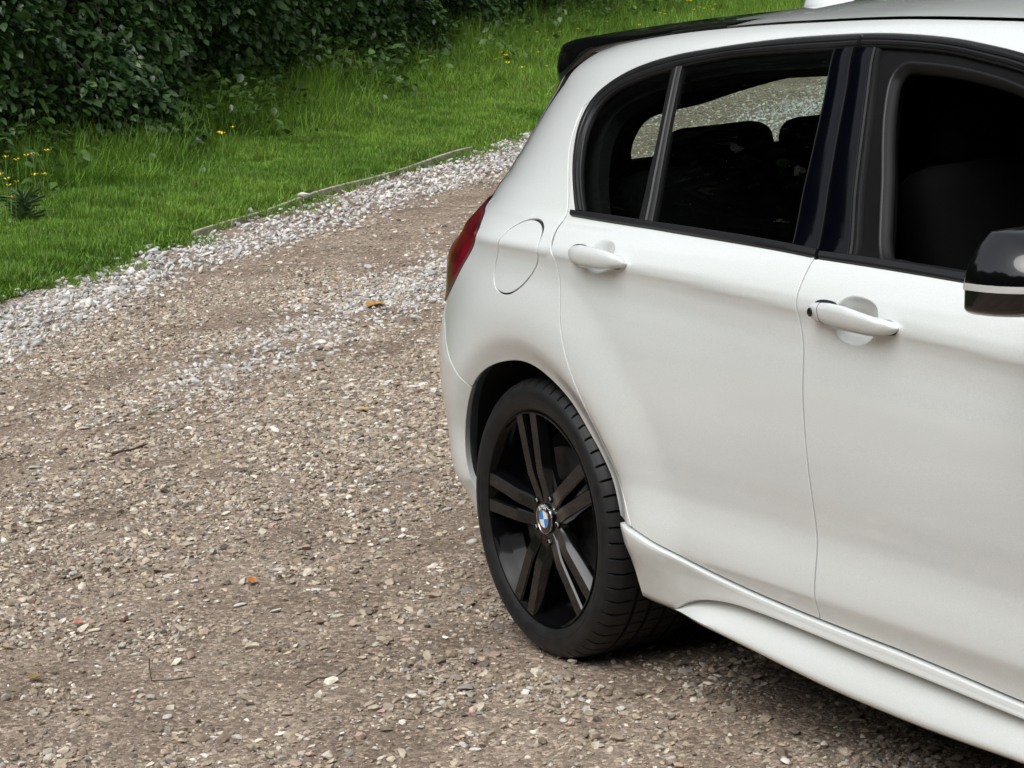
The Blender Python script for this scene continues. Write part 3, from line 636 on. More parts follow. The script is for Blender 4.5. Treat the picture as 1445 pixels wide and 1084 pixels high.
# bonnet deck between the wings
us = np.linspace(2.3, ufro(.975)-.001, 40); e = P(us, np.full(40, .975)); V = []
for q in e:
    for s in np.linspace(-1, 1, 13): V.append((q[0], q[1]*s, q[2]+.02*(1-s*s)))
link("bonnet", mk("bonnet", V, grid_faces(40, 13)), car, M['white'])

# --- interior
rear_y = [(-.335), (.335)]
cab = empty("cabin", parent=car)
rbox("floor_pan", (1.0, 0, .27), (3.1, 1.50, .10), cab, M['dark'], .02)
rbox("rear_bench", (.42, 0, .50), (.50, 1.22, .20), cab, M['seat'], .06)
rbox("rear_backrest", (.06, 0, .78), (.17, 1.24, .56), cab, M['seat'], .05, rot=math.radians(-14))
for y, h in ((-.335, 1.085), (-.02, 1.080), (.33, 1.085)):
    hr = rbox("headrest", (-.02, y, h), (.11, .27 if y else .24, .105), cab, M['seat'], .045, 4)
    for s in (-1, 1): rbox("headrest_post", (-.01, y+.05*s, h-.075), (.012, .012, .08), hr, M['trim'], .004, 1)
for y in (-.37, .37):
    rbox("front_seat_cushion", (1.42, y, .50), (.50, .50, .16), cab, M['seat'], .06)
    rbox("front_backrest", (1.10, y, .83), (.16, .50, .60), cab, M['seat'], .06, rot=math.radians(-16))
    rbox("headrest", (.98, y, 1.19), (.11, .26, .17), cab, M['seat'], .045, 4)
rbox("parcel_shelf", (-.24, 0, .985), (.30, 1.02, .03), cab, M['trim'], .01)
rbox("dashboard", (2.02, 0, .86), (.42, 1.34, .22), cab, M['dark'], .06)
a = np.linspace(0, 2*math.pi, 28, endpoint=False)
rings = [[Vector((1.72, -.37, .93))+Matrix.Rotation(math.radians(-25), 3, 'Y')@Vector((.014*math.cos(b), (.18+.014*math.sin(b))*math.cos(t), (.18+.014*math.sin(b))*math.sin(t))) for b in np.linspace(0, 2*math.pi, 8, endpoint=False)] for t in a]
V = np.array([[tuple(p) for p in r] for r in rings]).reshape(-1, 3); link("steering_wheel", mk("steering_wheel", V, grid_faces(28, 8, True, True)), cab, M['satin'])
# headlining
us = np.linspace(-.30, 1.6, 24); V = []
for x in us:
    for s in np.linspace(-1, 1, 15): y = .56*s; V.append((x, y, float(roofz(x, min(.535, abs(y))))-.035-.05*abs(s)**4))
link("headlining", mk("headlining", V, grid_faces(24, 15)), cab, M['dark'])
# trim ring inside the tailgate, with the opening the rear window shows through
hole = [(-.335, 1.035), (-.335, 1.06), (-.315, 1.10), (-.285, 1.128), (-.23, 1.142), (-.13, 1.152), (-.02, 1.172), (.11, 1.190), (.20, 1.196), (.275, 1.196), (.298, 1.185), (.302, 1.15), (.285, 1.09), (.25, 1.035)]
hole = cr(hole, .02); outr = cr([(-.60, .80), (-.575, 1.05), (-.50, 1.18), (-.42, 1.245), (-.2, 1.27), (.2, 1.27), (.42, 1.245), (.50, 1.18), (.575, 1.05), (.60, .80), (-.60, .80)], .04)
def pmap(y, z): y = np.asarray(y, float); z = np.asarray(z, float); return np.stack([-.40+0*y, y, z], -1)
panel("tailgate_trim", joinp(outr), [joinp(hole)], cab, M['dark'], fn=pmap, g=0, ring=.012, flange=.05, du=.08, dv=.06)
# seat belt on the far side
rbox("belt_anchor", (.55, .10, .93), (.05, .03, .05), cab, M['trim'], .006)
# underbody
rbox("underbody", (1.25, 0, .24), (3.4, 1.30, .12), car, M['dark'], .03)
def liner(cx, sy):
    rings = []
    for (yy, r) in ((.855, .378), (.80, .395), (.62, .40), (.52, .37), (.50, .02)):
        th_ = np.linspace(math.radians(-12), math.radians(190), 40); X_ = cx+r*np.cos(th_); Z_ = .315+r*np.sin(th_); bw_ = -P(X_, Z_)[:, 1]-.030 if r > .1 else np.full(40, 9.)
        if cx > 1: bw_ = np.full(40, .83)
        rings.append([(x_, sy*min(yy, b_), z_) for x_, z_, b_ in zip(X_, Z_, bw_)])
    V = np.array(rings).reshape(-1, 3); return link("wheel_arch_liner", mk("wheel_arch_liner", V, grid_faces(5, 40)), car, M['gap'])
for cx in (0, 2.69):
    for sy in (-1, 1): liner(cx, sy)

# --- wheels
RT = .3155
def make_wheel():
    w = empty("wheel", parent=car)
    # local frame: axis = y, outer face towards -y, y=0 at the rim lip
    n = 56*6; prof = []      # (y, r, groove depth factor)
    pr = [(.012, .236, 0), (.004, .240, 0), (.000, .2455, 0), (-.005, .252, 0), (-.0085, .262, 0), (-.0095, .266, 0), (-.0088, .268, 0), (-.0105, .274, 0), (-.0085, .286, 0), (-.0045, .2945, 0), (-.0035, .2955, 0), (-.0005, .299, .45), (.0045, .3045, .95), (.0120, .3095, 1), (.0220, .3130, 1), (.0350, .3148, 1), (.0480, .3155, .9), (.0560, .3157, .3)]
    def gr(y0, wd, dp): return [(y0, .3158, 0), (y0+.0015, .3158-dp, 0), (y0+wd-.0015, .3158-dp, 0), (y0+wd, .3158, 0)]
    for y0 in (.060, .102, .146, .186): pr += gr(y0, .010, .0075)+([(y0+.018, .3160, .6), (y0+.028, .3160, .6)] if y0 < .18 else [])
    pr += [(.205, .3155, .9), (.225, .313, 1), (.238, .307, .6), (.246, .296, 0), (.248, .275, 0), (.240, .245, 0), (.225, .232, 0)]
    V = []
    for i in range(n):
        k = i % 6; a = 2*math.pi*i/n
        for y, r, gf in pr:
            tw = (y-.03)*1.6 if .010 < y < .06 else 0
            d = .0046*gf if k == 0 else 0
            V.append((r*math.cos(a)-d*math.cos(a), y, (r-d)*math.sin(a)))
    V = np.array(V)
    # groove columns are narrow: squeeze angles
    V2 = []
    for i in range(n):
        k = i % 6; base = (i//6)*6; fr = [.0, .50, 1.7, 3.0, 4.3, 5.50][k]; slant = 0
        for (y, r, gf) in pr:
            a = 2*math.pi*(base+fr+ (y-.03)*14*(.012 < y < .058))/n; d = .0105*gf if k == 0 else 0
            V2.append(((r-d)*math.cos(a), y, (r-d)*math.sin(a)))
    me = mk("tyre", V2, grid_faces(n, len(pr), closed_r=True)); bm = bmesh.new(); bm.from_mesh(me); bmesh.ops.recalc_face_normals(bm, faces=bm.faces); bm.to_mesh(me); bm.free()
    me.set_sharp_from_angle(angle=math.radians(32)); link("tyre", me, w, M['tyre'])
    rp = [(.004, .2415), (-.001, .2425), (-.0025, .2405), (-.0015, .2375), (.004, .2350), (.007, .2330), (.010, .2300), (.030, .2270), (.034, .2235), (.060, .2170), (.064, .2130), (.150, .2050), (.154, .2010), (.20, .2050), (.23, .228)]
    n = 120; V = [(r*math.cos(2*math.pi*i/n), y, r*math.sin(2*math.pi*i/n)) for i in range(n) for y, r in rp]
    me = mk("rim", V, grid_faces(n, len(rp), closed_r=True)); bm = bmesh.new(); bm.from_mesh(me); bmesh.ops.recalc_face_normals(bm, faces=bm.faces); bm.to_mesh(me); bm.free()
    me.set_sharp_from_angle(angle=math.radians(40)); link("rim", me, w, M['barrel'])
    # spokes: five pairs of arms
    for j in range(5):
        ac = math.radians(102+72*j)
        for sgn in (-1, 1):
            rings = []
            for t in np.linspace(0, 1, 16):
                r = .040+(.2365-.040)*t
                aoff = sgn*(.016+.0155*t+.0*t)      # lateral distance of the arm's middle line from the pair's axis
                aoff = sgn*(.0165+.0150*t); hw = .0165-.0005*math.sin(math.pi*min(1, t*1.15))+.0005*t
                yf = .013-.010*sst(.0, .40, t)-.004*t; yb = yf+.034-.004*t
                er = .0055
                cs, sn = math.cos(ac), math.sin(ac)
                def pt(l, y): l = aoff+l*1.0; return (r*cs-l*sn, y, r*sn+l*cs)
                q = [pt(-hw, yf+.004), pt(-hw+er*.6, yf), pt(hw-er*.6, yf), pt(hw, yf+.004)]
                if sgn > 0: q += [pt(hw+.006, yf+.020), pt(hw+.004, yb), pt(-hw+.001, yb), pt(-hw-.001, yf+.018)]
                else: q += [pt(hw+.001, yf+.018), pt(hw-.001, yb), pt(-hw-.004, yb), pt(-hw-.006, yf+.020)]
                rings.append(q)
            loft("spoke", rings, w, M['wheel'], sharp=28)
    hub = [(.014, .001), (.014, .058), (.018, .064), (.034, .072), (.060, .074), (.075, .070)]
    n = 60; V = [(r*math.cos(2*math.pi*i/n), y, r*math.sin(2*math.pi*i/n)) for i in range(n) for y, r in hub]
    me = mk("hub", V, grid_faces(n, len(hub), closed_r=True)); link("hub", me, w, M['wheel']); me.set_sharp_from_angle(angle=math.radians(30))
    for j in range(5):
        a = math.radians(102+36+72*j); c = (.052*math.cos(a), .052*math.sin(a)); rings = []
        for y, r in ((.017, .0085), (.010, .0085), (.008, .0070), (.0085, .004), (.013, .0035), (.013, .0002)):
            rings.append([(c[0]+r*math.cos(b), y, c[1]+r*math.sin(b)) for b in np.linspace(0, 2*math.pi, 6 if r > .005 else 6, endpoint=False)])
        loft("wheel_bolt", rings, w, M['gloss'], sharp=30)
    # centre cap with the roundel
    def disc(nm, prof_, m_):
        n = 48; V = [(r*math.cos(2*math.pi*i/n), y, r*math.sin(2*math.pi*i/n)) for i in range(n) for y, r in prof_]
        me = mk(nm, V, grid_faces(n, len(prof_), closed_r=True)); me.set_sharp_from_angle(angle=math.radians(35)); bm = bmesh.new(); bm.from_mesh(me); bmesh.ops.recalc_face_normals(bm, faces=bm.faces); bm.to_mesh(me); bm.free()
        return link(nm, me, w, m_)
    disc("centre_cap", [(.018, .0345), (.010, .0343), (.0082, .0332), (.0078, .0318), (.0070, .0002)], M['gloss'])
    disc("cap_ring", [(.0092, .0341), (.0068, .0334), (.0068, .0326), (.0082, .0322)], M['chrome'])
    disc("cap_ring", [(.0078, .0202), (.0062, .0200), (.0062, .0193), (.0078, .0191)], M['chrome'])
    rot = math.radians(12)
    for q_ in range(4):
        a0_ = rot+q_*math.pi/2; pts = [(0, 0)]+[(.0191*math.cos(a0_+t), .0191*math.sin(a0_+t)) for t in np.linspace(0, math.pi/2, 12)]
        rings = [[(x, y_, z) for x, z in pts] for y_ in (.0078, .0064)]
        loft("badge_quarter", rings, w, M['blue'] if q_ % 2 == 1 else M['bwhite'], sharp=30)
    for ch, ad in (("B", 128), ("M", 90+12), ("W", 76)):
        cu = bpy.data.curves.new("letter", 'FONT'); cu.body = ch; cu.size = .0135; cu.extrude = .0004; cu.align_x = 'CENTER'; cu.align_y = 'CENTER'
        to = bpy.data.objects.new("t", cu); S.collection.objects.link(to); dg = bpy.context.evaluated_depsgraph_get(); me = bpy.data.meshes.new_from_object(to.evaluated_get(dg)); bpy.data.objects.remove(to)
        a = math.radians(ad); me.name = "badge_letter"
        # text plane xy -> wheel plane xz seen from -y
        mt = Matrix(((1, 0, 0, 0), (0, 0, -1, 0), (0, 1, 0, 0), (0, 0, 0, 1)))
        me.transform(Matrix.Translation((.0264*math.cos(a), .0066, .0264*math.sin(a)))@mt@Matrix.Rotation(a-math.pi/2, 4, 'Z'))
        link("badge_letter", me, w, M['bwhite'])
    disc("brake_disc", [(.075, .155), (.073, .154), (.073, .085), (.060, .082), (.060, .02)], M['steel'])
    rings = []
    for y in (.045, .055, .105, .115):
        r_in, r_out = (.090, .172) if .05 < y < .11 else (.096, .166); aa = np.linspace(math.radians(-25), math.radians(35), 8)
        rings.append([(r_out*math.cos(t+math.pi), y, r_out*math.sin(t+math.pi)) for t in aa]+[(r_in*math.cos(t+math.pi), y, r_in*math.sin(t+math.pi)) for t in aa[::-1]])
    loft("brake_caliper", rings, w, M['barrel'], sharp=35)
    # axle stub closes the view through the wheel
    disc("dust_shield", [(.10, .19), (.11, .02)], M['gap'])
    # valve
    return w
wh = make_wheel()
CAMB = math.radians(1.6)
wh.location = (0, -.868, RT); wh.rotation_euler = (-CAMB, 0, 0)
def copy_wheel(loc, rz, camb=0):
    c = wh.copy(); S.collection.objects.link(c); c.location = loc; c.rotation_euler = (camb, 0, rz)
    for ch in list(wh.children):
        d = ch.copy(); S.collection.objects.link(d); d.parent = c
copy_wheel((2.69, -.868, RT), 0, -.01)
copy_wheel((0, .868, RT), math.pi, -CAMB); copy_wheel((2.69, .868, RT), math.pi, -.01)

# --- door mirror
mir = empty("door_mirror", parent=car)
def mring(t, ins=0.0, zlo=0, zhi=1): pass
MC = Vector((1.795, -1.01, 1.052))
def mirror_shell(name, z0, z1, sc, m_, xoff=0):
    # stack of horizontal outlines; plan: flat at the rear (-x), domed towards the front, outer end at -y
    rings = []
    n = 40
    for z in np.linspace(z0, z1, 22):
        tt = (z-.995)/(1.122-.995)         # 0 bottom, 1 top
        yo = -1.118+.050*max(0, (tt-.35)/.65)**2.2+.020*max(0, (.12-tt)/.12)**2      # outer end
        yi = -.905
        xr = 1.8150+.012*tt                # rear rim plane
        dep = .135*math.sqrt(max(.02, 1-((tt-.42)/.62)**2)) if tt < 1 else .03
        dep *= sc
        pts = []
        for k in range(n):
            a = 2*math.pi*k/n; c, s_ = math.cos(a), math.sin(a)
            yc, yw = (yo+yi)/2, (yi-yo)/2*sc
            yy = yc+yw*math.copysign(abs(s_)**.75, s_); 
            xx = xr+(dep*abs(c)**.9 if c > 0 else -.012*abs(c)**.5)
            xx += .10*max(0, (yy-(-1.118)))*.35
            pts.append((xx+xoff, yy, z))
        rings.append(pts)
    return loft(name, rings, mir, m_, sharp=60)
mirror_shell("mirror_cap", 1.0485, 1.121, 1.0, M['gloss'])
mirror_shell("mirror_indicator", 1.0375, 1.0480, 1.014, M['lens'])
mirror_shell("mirror_base", .998, 1.0370, .985, M['gloss'])
rings = [[Vector((1.86+.035*math.cos(b)*(1+.6*t), -.92+.11*t, .995+.022*math.sin(b)-.01*t)) for b in np.linspace(0, 2*math.pi, 16, endpoint=False)] for t in np.linspace(0, 1, 6)]
loft("mirror_arm", [[tuple(p) for p in r] for r in rings], mir, M['gloss'])
me = mk("mirror_glass", [(1.800, -1.09, 1.01), (1.812, -.92, 1.01), (1.815, -.92, 1.105), (1.803, -1.07, 1.105)], [(0, 1, 2, 3)], smooth=False); link("mirror_glass", me, mir, M['chrome'])
# ================================================================== the ground
LN = np.array([-.7364, -.6766]); LD = np.array([-.6766, .7364]); L0 = np.array([-6.49, -.05])
def st(x, y): return (x-L0[0])*LN[0]+(y-L0[1])*LN[1], (x-L0[0])*LD[0]+(y-L0[1])*LD[1]
def xy(s, t): return L0[0]+s*LN[0]+t*LD[0], L0[1]+s*LN[1]+t*LD[1]
def edge(t): return .06+.09*np.exp(-((t-3.2)/1.6)**2)+.05*np.sin(t*.9+1)*(np.abs(t-4.5) > 2.6)
def terrain(x, y):
    s, t = st(x, y); z = .010*np.sin(x*1.3+.5)*np.sin(y*1.1+x*.4)*sst(3.0, 5.5, np.hypot(x-1.2, y))
    return z+.10*np.maximum(s-.15, 0)+.045*sst(.02, .3, s)+.02*np.sin(s*3+t*1.7)*sst(.3, 1.5, s)
def frand(x, y, f, seed):
    """smooth value noise for numpy arrays"""
    x = np.asarray(x)*f; y = np.asarray(y)*f; xi, yi = np.floor(x).astype(int), np.floor(y).astype(int); fx, fy = x-xi, y-yi
    fx = fx*fx*(3-2*fx); fy = fy*fy*(3-2*fy)
    def h(a, b): v = np.sin(a*127.1+b*311.7+seed*74.7)*43758.5453; return v-np.floor(v)
    return (h(xi, yi)*(1-fx)+h(xi+1, yi)*fx)*(1-fy)+(h(xi, yi+1)*(1-fx)+h(xi+1, yi+1)*fx)*fy
fv = np.array(F_); rv = np.array(R_); uv_ = np.array(U_); cpos = np.array(CAM_POS)
def infront(X, mg=.12):
    d = X-cpos; z = d@fv; a = (d@rv)/z/(.5*36/cam.lens); b = (d@uv_)/z/(.5*36/cam.lens*.75)
    return (z > .5) & (np.abs(a) < 1+mg*2) & (np.abs(b) < 1+mg*2)
def under_car(x, y): return (x > -.55) & (x < 3.2) & (np.abs(y) < .72)

def ground_mat():
    m = bpy.data.materials.new("packed_gravel"); m.use_nodes = True; N, Lk = m.node_tree.nodes, m.node_tree.links; b = N["Principled BSDF"]
    tc = N.new("ShaderNodeTexCoord")
    def noise(sc, det=6, r=.6):
        t = N.new("ShaderNodeTexNoise"); t.inputs['Scale'].default_value = sc; t.inputs['Detail'].default_value = det; t.inputs['Roughness'].default_value = r
        Lk.new(tc.outputs['Object'], t.inputs['Vector']); return t.outputs['Fac']
    def ramp(src, stops):
        r = N.new("ShaderNodeValToRGB"); e = r.color_ramp.elements
        while len(e) < len(stops): e.new(.5)
        for el, (p_, c_) in zip(e, stops): el.position = p_; el.color = (*c_, 1)
        Lk.new(src, r.inputs[0]); return r.outputs[0]
    def mix(f, a, c_, bt='MIX'):
        q = N.new("ShaderNodeMix"); q.data_type = 'RGBA'; q.blend_type = bt
        if isinstance(f, float): q.inputs[0].default_value = f
        else: Lk.new(f, q.inputs[0])
        Lk.new(a, q.inputs[6]); Lk.new(c_, q.inputs[7]); return q.outputs[2]
    soil = ramp(noise(2.2), [(.3, (.200, .158, .122)), (.5, (.300, .240, .190)), (.72, (.40, .335, .272))])
    fine = ramp(noise(260, 4), [(.3, (.45, .45, .45)), (.55, (.95, .95, .95)), (.8, (1.6, 1.55, 1.45))])
    vo = N.new("ShaderNodeTexVoronoi"); vo.inputs['Scale'].default_value = 95; Lk.new(tc.outputs['Object'], vo.inputs['Vector'])
    cells = N.new("ShaderNodeSeparateColor"); Lk.new(vo.outputs['Color'], cells.inputs[0])
    grit = ramp(cells.outputs[0], [(.0, (.5, .46, .42)), (.5, (.95, .92, .88)), (.85, (1.35, 1.32, 1.3)), (1., (2.1, 2.05, 2.0))])
    c = mix(1.0, soil, fine, 'MULTIPLY'); c2 = mix(.8, c, grit, 'MULTIPLY'); Lk.new(c2, b.inputs['Base Color'])
    b.inputs['Roughness'].default_value = .9; b.inputs['Specular IOR Level'].default_value = .25
    ad = N.new("ShaderNodeMath"); ad.operation = 'SUBTRACT'; Lk.new(noise(180, 4), ad.inputs[0]); Lk.new(vo.outputs['Distance'], ad.inputs[1])
    bp = N.new("ShaderNodeBump"); bp.inputs['Strength'].default_value = .8; bp.inputs['Distance'].default_value = .006
    Lk.new(ad.outputs[0], bp.inputs['Height']); Lk.new(bp.outputs[0], b.inputs['Normal'])
    return m
def attr_mat(name, rough=.8, spec=.3, transl=0.0, bumpsc=None):
    m = bpy.data.materials.new(name); m.use_nodes = True; N, Lk = m.node_tree.nodes, m.node_tree.links; b = N["Principled BSDF"]
    a = N.new("ShaderNodeAttribute"); a.attribute_type = 'INSTANCER'; a.attribute_name = "tint"
    col = a.outputs['Color']
    b.inputs['Roughness'].default_value = rough; b.inputs['Specular IOR Level'].default_value = spec
    if bumpsc:
        tc = N.new("ShaderNodeTexCoord"); t = N.new("ShaderNodeTexNoise"); t.inputs['Scale'].default_value = bumpsc; t.inputs['Detail'].default_value = 4
        Lk.new(tc.outputs['Object'], t.inputs['Vector']); r = N.new("ShaderNodeMapRange"); r.inputs[1].default_value = .3; r.inputs[2].default_value = .7; r.inputs[3].default_value = .72; r.inputs[4].default_value = 1.2
        Lk.new(t.outputs['Fac'], r.inputs[0]); q = N.new("ShaderNodeMix"); q.data_type = 'RGBA'; q.blend_type = 'MULTIPLY'; q.inputs[0].default_value = 1
        Lk.new(col, q.inputs[6]); Lk.new(r.outputs[0], q.inputs[7]); col = q.outputs[2]
    Lk.new(col, b.inputs['Base Color'])
    if transl:
        o = N["Material Output"]; t = N.new("ShaderNodeBsdfTranslucent"); Lk.new(col, t.inputs[0]); mx_ = N.new("ShaderNodeMixShader"); mx_.inputs[0].default_value = transl
        Lk.new(b.outputs[0], mx_.inputs[1]); Lk.new(t.outputs[0], mx_.inputs[2]); Lk.new(mx_.outputs[0], o.inputs[0])
    return m
M['ground'] = ground_mat()
M['stone_a'] = attr_mat("stone_chips", .85, .3, bumpsc=1.7); M['blade'] = attr_mat("grass_blades", .55, .3, .30); M['leafm'] = attr_mat("hedge_leaves", .36, .6, .22)

# ground sheet: finer near the car
def sheet(name, xs, ys, zf, m_, label=None):
    X, Y = np.meshgrid(xs, ys, indexing='ij'); Z = zf(X, Y); V = np.stack([X, Y, Z], -1).reshape(-1, 3)
    nx, ny_ = X.shape; i = np.arange(nx-1)[:, None]*ny_+np.arange(ny_-1)[None]; i = i.ravel(); Fq = np.stack([i, i+ny_, i+ny_+1, i+1], 1)
    me = mk_np(name, V, Fq, True); return link(name, me, None, m_)
gx = np.r_[np.linspace(-260, -40, 12)[:-1], np.linspace(-40, -8, 66)[:-1], np.linspace(-8, 6, 90), np.linspace(6, 200, 12)[1:]]
gy = np.r_[np.linspace(-200, -8, 12)[:-1], np.linspace(-8, 8, 100), np.linspace(8, 45, 70)[1:], np.linspace(45, 260, 10)[1:]]
drive = sheet("gravel_drive", gx, gy, lambda x, y: terrain(x, y)*(np.minimum(1, 1)) - .03*sst(.0, .12, st(x, y)[0]-edge(st(x, y)[1]))-.0, M['ground']); tag(drive, kind="structure")
# lawn sheet
M['turf'] = mat("turf_soil", (.030, .042, .014), .95, noise=(8, .35))
ss_ = np.r_[np.linspace(0, 6, 50), np.linspace(6.5, 120, 12)]; tt_ = np.r_[np.linspace(-60, -4, 16)[:-1], np.linspace(-4, 30, 120), np.linspace(31, 160, 12)]
Sg, Tg = np.meshgrid(ss_, tt_, indexing='ij'); Sg = Sg+edge(Tg); X, Y = xy(Sg, Tg); Z = np.minimum(terrain(X, Y), 1.2+0*X)+.004
V = np.stack([X, Y, Z], -1).reshape(-1, 3); nx, ny_ = X.shape; i = (np.arange(nx-1)[:, None]*ny_+np.arange(ny_-1)[None]).ravel()
lawn = link("grass_verge", mk_np("grass_verge", V, np.stack([i, i+1, i+ny_+1, i+ny_], 1), True), None, M['turf']); tag(lawn, kind="structure")

# ---- scatter machinery (numpy points, instanced on them)
def protos(name, meshes, m_):
    c = bpy.data.collections.new(name)
    for k, me in enumerate(meshes):
        me.materials.clear(); me.materials.append(m_); c.objects.link(bpy.data.objects.new("%s_shape" % name, me))
    return c
def scatter(name, X, rot, scl, tint, coll, nvar):
    n = len(X); me = bpy.data.meshes.new(name); me.vertices.add(n); me.vertices.foreach_set('co', X.astype(np.float32).ravel())
    def at(nm, tp, arr, key):
        a = me.attributes.new(nm, tp, 'POINT'); a.data.foreach_set(key, arr.ravel())
    at('rot', 'FLOAT_VECTOR', rot.astype(np.float32), 'vector'); at('scl', 'FLOAT_VECTOR', scl.astype(np.float32), 'vector')
    at('tint', 'FLOAT_COLOR', np.c_[tint, np.ones(n)].astype(np.float32), 'color'); at('pick', 'INT', RNG.integers(0, nvar, n).astype(np.int32), 'value')
    o = bpy.data.objects.new(name, me); S.collection.objects.link(o)
    g = bpy.data.node_groups.new(name+"_nodes", 'GeometryNodeTree')
    g.interface.new_socket("Geometry", in_out='INPUT', socket_type='NodeSocketGeometry'); g.interface.new_socket("Geometry", in_out='OUTPUT', socket_type='NodeSocketGeometry')
    N, Lk = g.nodes, g.links; gi, go = N.new("NodeGroupInput"), N.new("NodeGroupOutput")
    ci = N.new("GeometryNodeCollectionInfo"); ci.inputs[0].default_value = coll; ci.inputs['Separate Children'].default_value = True; ci.inputs['Reset Children'].default_value = True
    ip = N.new("GeometryNodeInstanceOnPoints"); ip.inputs['Pick Instance'].default_value = True
    def na(nm, tp): q = N.new("GeometryNodeInputNamedAttribute"); q.data_type = tp; q.inputs[0].default_value = nm; return [s for s in q.outputs if s.enabled][0]
    e2r = N.new("FunctionNodeEulerToRotation"); Lk.new(na('rot', 'FLOAT_VECTOR'), e2r.inputs[0])
    Lk.new(gi.outputs[0], ip.inputs['Points']); Lk.new(ci.outputs[0], ip.inputs['Instance']); Lk.new(e2r.outputs[0], ip.inputs['Rotation'])
    Lk.new(na('scl', 'FLOAT_VECTOR'), ip.inputs['Scale']); Lk.new(na('pick', 'INT'), ip.inputs['Instance Index']); Lk.new(ip.outputs[0], go.inputs[0])
    md = o.modifiers.new("scatter", 'NODES'); md.node_group = g
    return o
def stone_mesh(seed, npts=24, flat=.55):
    r = np.random.default_rng(seed); v = r.normal(size=(npts, 3)); v /= np.linalg.norm(v, axis=1, keepdims=True); v *= r.uniform(.82, 1.1, (npts, 1)); v *= [.5, .5*r.uniform(.6, .85), .5*flat*r.uniform(.8, 1.15)]
    bm = bmesh.new()
    for p in v: bm.verts.new(p)
    bmesh.ops.convex_hull(bm, input=bm.verts[:]); bmesh.ops.delete(bm, geom=[x for x in bm.verts if not x.link_faces], context='VERTS')
    bmesh.ops.bevel(bm, geom=bm.edges[:], offset=.05, segments=1, affect='EDGES', clamp_overlap=True)
    me = bpy.data.meshes.new("stone"); bm.to_mesh(me); bm.free(); me.polygons.foreach_set('use_smooth', [True]*len(me.polygons)); me.set_sharp_from_angle(angle=math.radians(48)); return me
def stone_cheap(seed, npts=16, flat=.6):
    r = np.random.default_rng(seed+50); v = r.normal(size=(npts, 3)); v /= np.linalg.norm(v, axis=1, keepdims=True); v *= [.5, .5*r.uniform(.6, .9), .5*flat]
    bm = bmesh.new()
    for p in v: bm.verts.new(p)
    bmesh.ops.convex_hull(bm, input=bm.verts[:]); bmesh.ops.delete(bm, geom=[x for x in bm.verts if not x.link_faces], context='VERTS')
    me = bpy.data.meshes.new("chip"); bm.to_mesh(me); bm.free(); return me
C_STONE = protos("stone_kinds", [stone_mesh(k) for k in range(8)], M['stone_a'])
C_CHIP = protos("chip_kinds", [stone_cheap(k) for k in range(8)], M['stone_a'])
PAL = np.array([(.335, .275, .205), (.265, .21, .155), (.43, .37, .285), (.56, .505, .42), (.22, .185, .155), (.39, .29, .235), (.34, .31, .275), (.45, .36, .265), (.64, .61, .55), (.13, .115, .10)])
PALW = np.array([.21, .18, .15, .09, .09, .08, .09, .04, .04, .03])
def cand(n, x0, x1, y0, y1, mg=.12):
    x = RNG.uniform(x0, x1, n); y = RNG.uniform(y0, y1, n); z = terrain(x, y); X = np.stack([x, y, z], 1); return X[infront(X, mg)]
def rnd_rot(n, tilt): return np.stack([RNG.normal(0, tilt, n), RNG.normal(0, tilt, n), RNG.uniform(0, 6.283, n)], 1)
def stony(x, y): return .35*frand(x, y, .9, 1)+.35*frand(x, y, 2.7, 2)+.3*frand(x, y, 7., 3)
def whiteband(s, t): e = edge(t); return sst(-.95+.12*np.sin(t*1.1), -.45+.06*np.sin(t*2.1), s-e)**1.4*(1-sst(.03, .10, s-e))
def patch2(s, t):        # the loose whiter gravel between the wheel tracks
    c = -1.88+.05*t*0-.06*np.sin(t*1.3); return np.exp(-((s-c)/(.21+.14*sst(-2.2, 1.5, t)))**2)*sst(-2.6, -.9, t)*(.75+.25*np.sin(t*2.3))
px_ = []
# brown driveway grit in three distance rings
def drive_pts(n, dmin, dmax, box):
    X = cand(n, *box); d = np.linalg.norm(X-cpos, axis=1); s, t = st(X[:, 0], X[:, 1]); k = (d >= dmin) & (d < dmax) & (s < edge(t)-.02) & ~((np.abs(X[:, 1]) < .45) & (X[:, 0] > -.2))
    q = stony(X[:, 0], X[:, 1]); k &= RNG.uniform(0, 1, len(X)) < np.clip(3.6*(q-.36), .10, 1); return X[k]
A1 = drive_pts(560000, 0, 8.0, (-3.5, 3.0, -3.6, 1.2)); A2 = drive_pts(800000, 8.0, 12.5, (-8, 0, -4, 4.5)); A3 = drive_pts(700000, 12.5, 45, (-34, -4, -3, 26))
def drive_stones(name, X, smin, smed, coll, sink, near_=0.0):
    n = len(X); sz = np.clip(smed*np.exp(RNG.normal(0, .55, n)), smin, .034)
    s, t = st(X[:, 0], X[:, 1]); wb = np.maximum(whiteband(s, t)*.6, patch2(s, t)*.7)
    tint = PAL[RNG.choice(10, n, p=PALW)]*RNG.uniform(.70, 1.38, (n, 1)); k = RNG.uniform(0, 1, n) < wb; tint[k] = np.array([.50, .48, .44])*RNG.uniform(.6, 1.25, (k.sum(), 1))
    scl = sz[:, None]*np.stack([RNG.uniform(.8, 1.35, n), RNG.uniform(.8, 1.2, n), RNG.uniform(.6, 1.1, n)], 1)
    X = X.copy(); X[:, 2] += sz*.5*.6*RNG.uniform(-.45, .45, n)+sz*.5*.6*.40*near_-sink
    return scatter(name, X, rnd_rot(n, .13+.12*near_), scl, tint, coll, 8)
LAB = dict(kind="stuff")
o = drive_stones("fine_gravel", A1, .004, .0088, C_CHIP, .0005, 1.0); tag(o, "small brown and grey gravel chips loose on the drive around the car", "gravel", kind="stuff")
o = drive_stones("loose_gravel", A2, .006, .0112, C_CHIP, .0008, .5); tag(o, "brown gravel chips strewn over the middle of the drive", "gravel", kind="stuff")
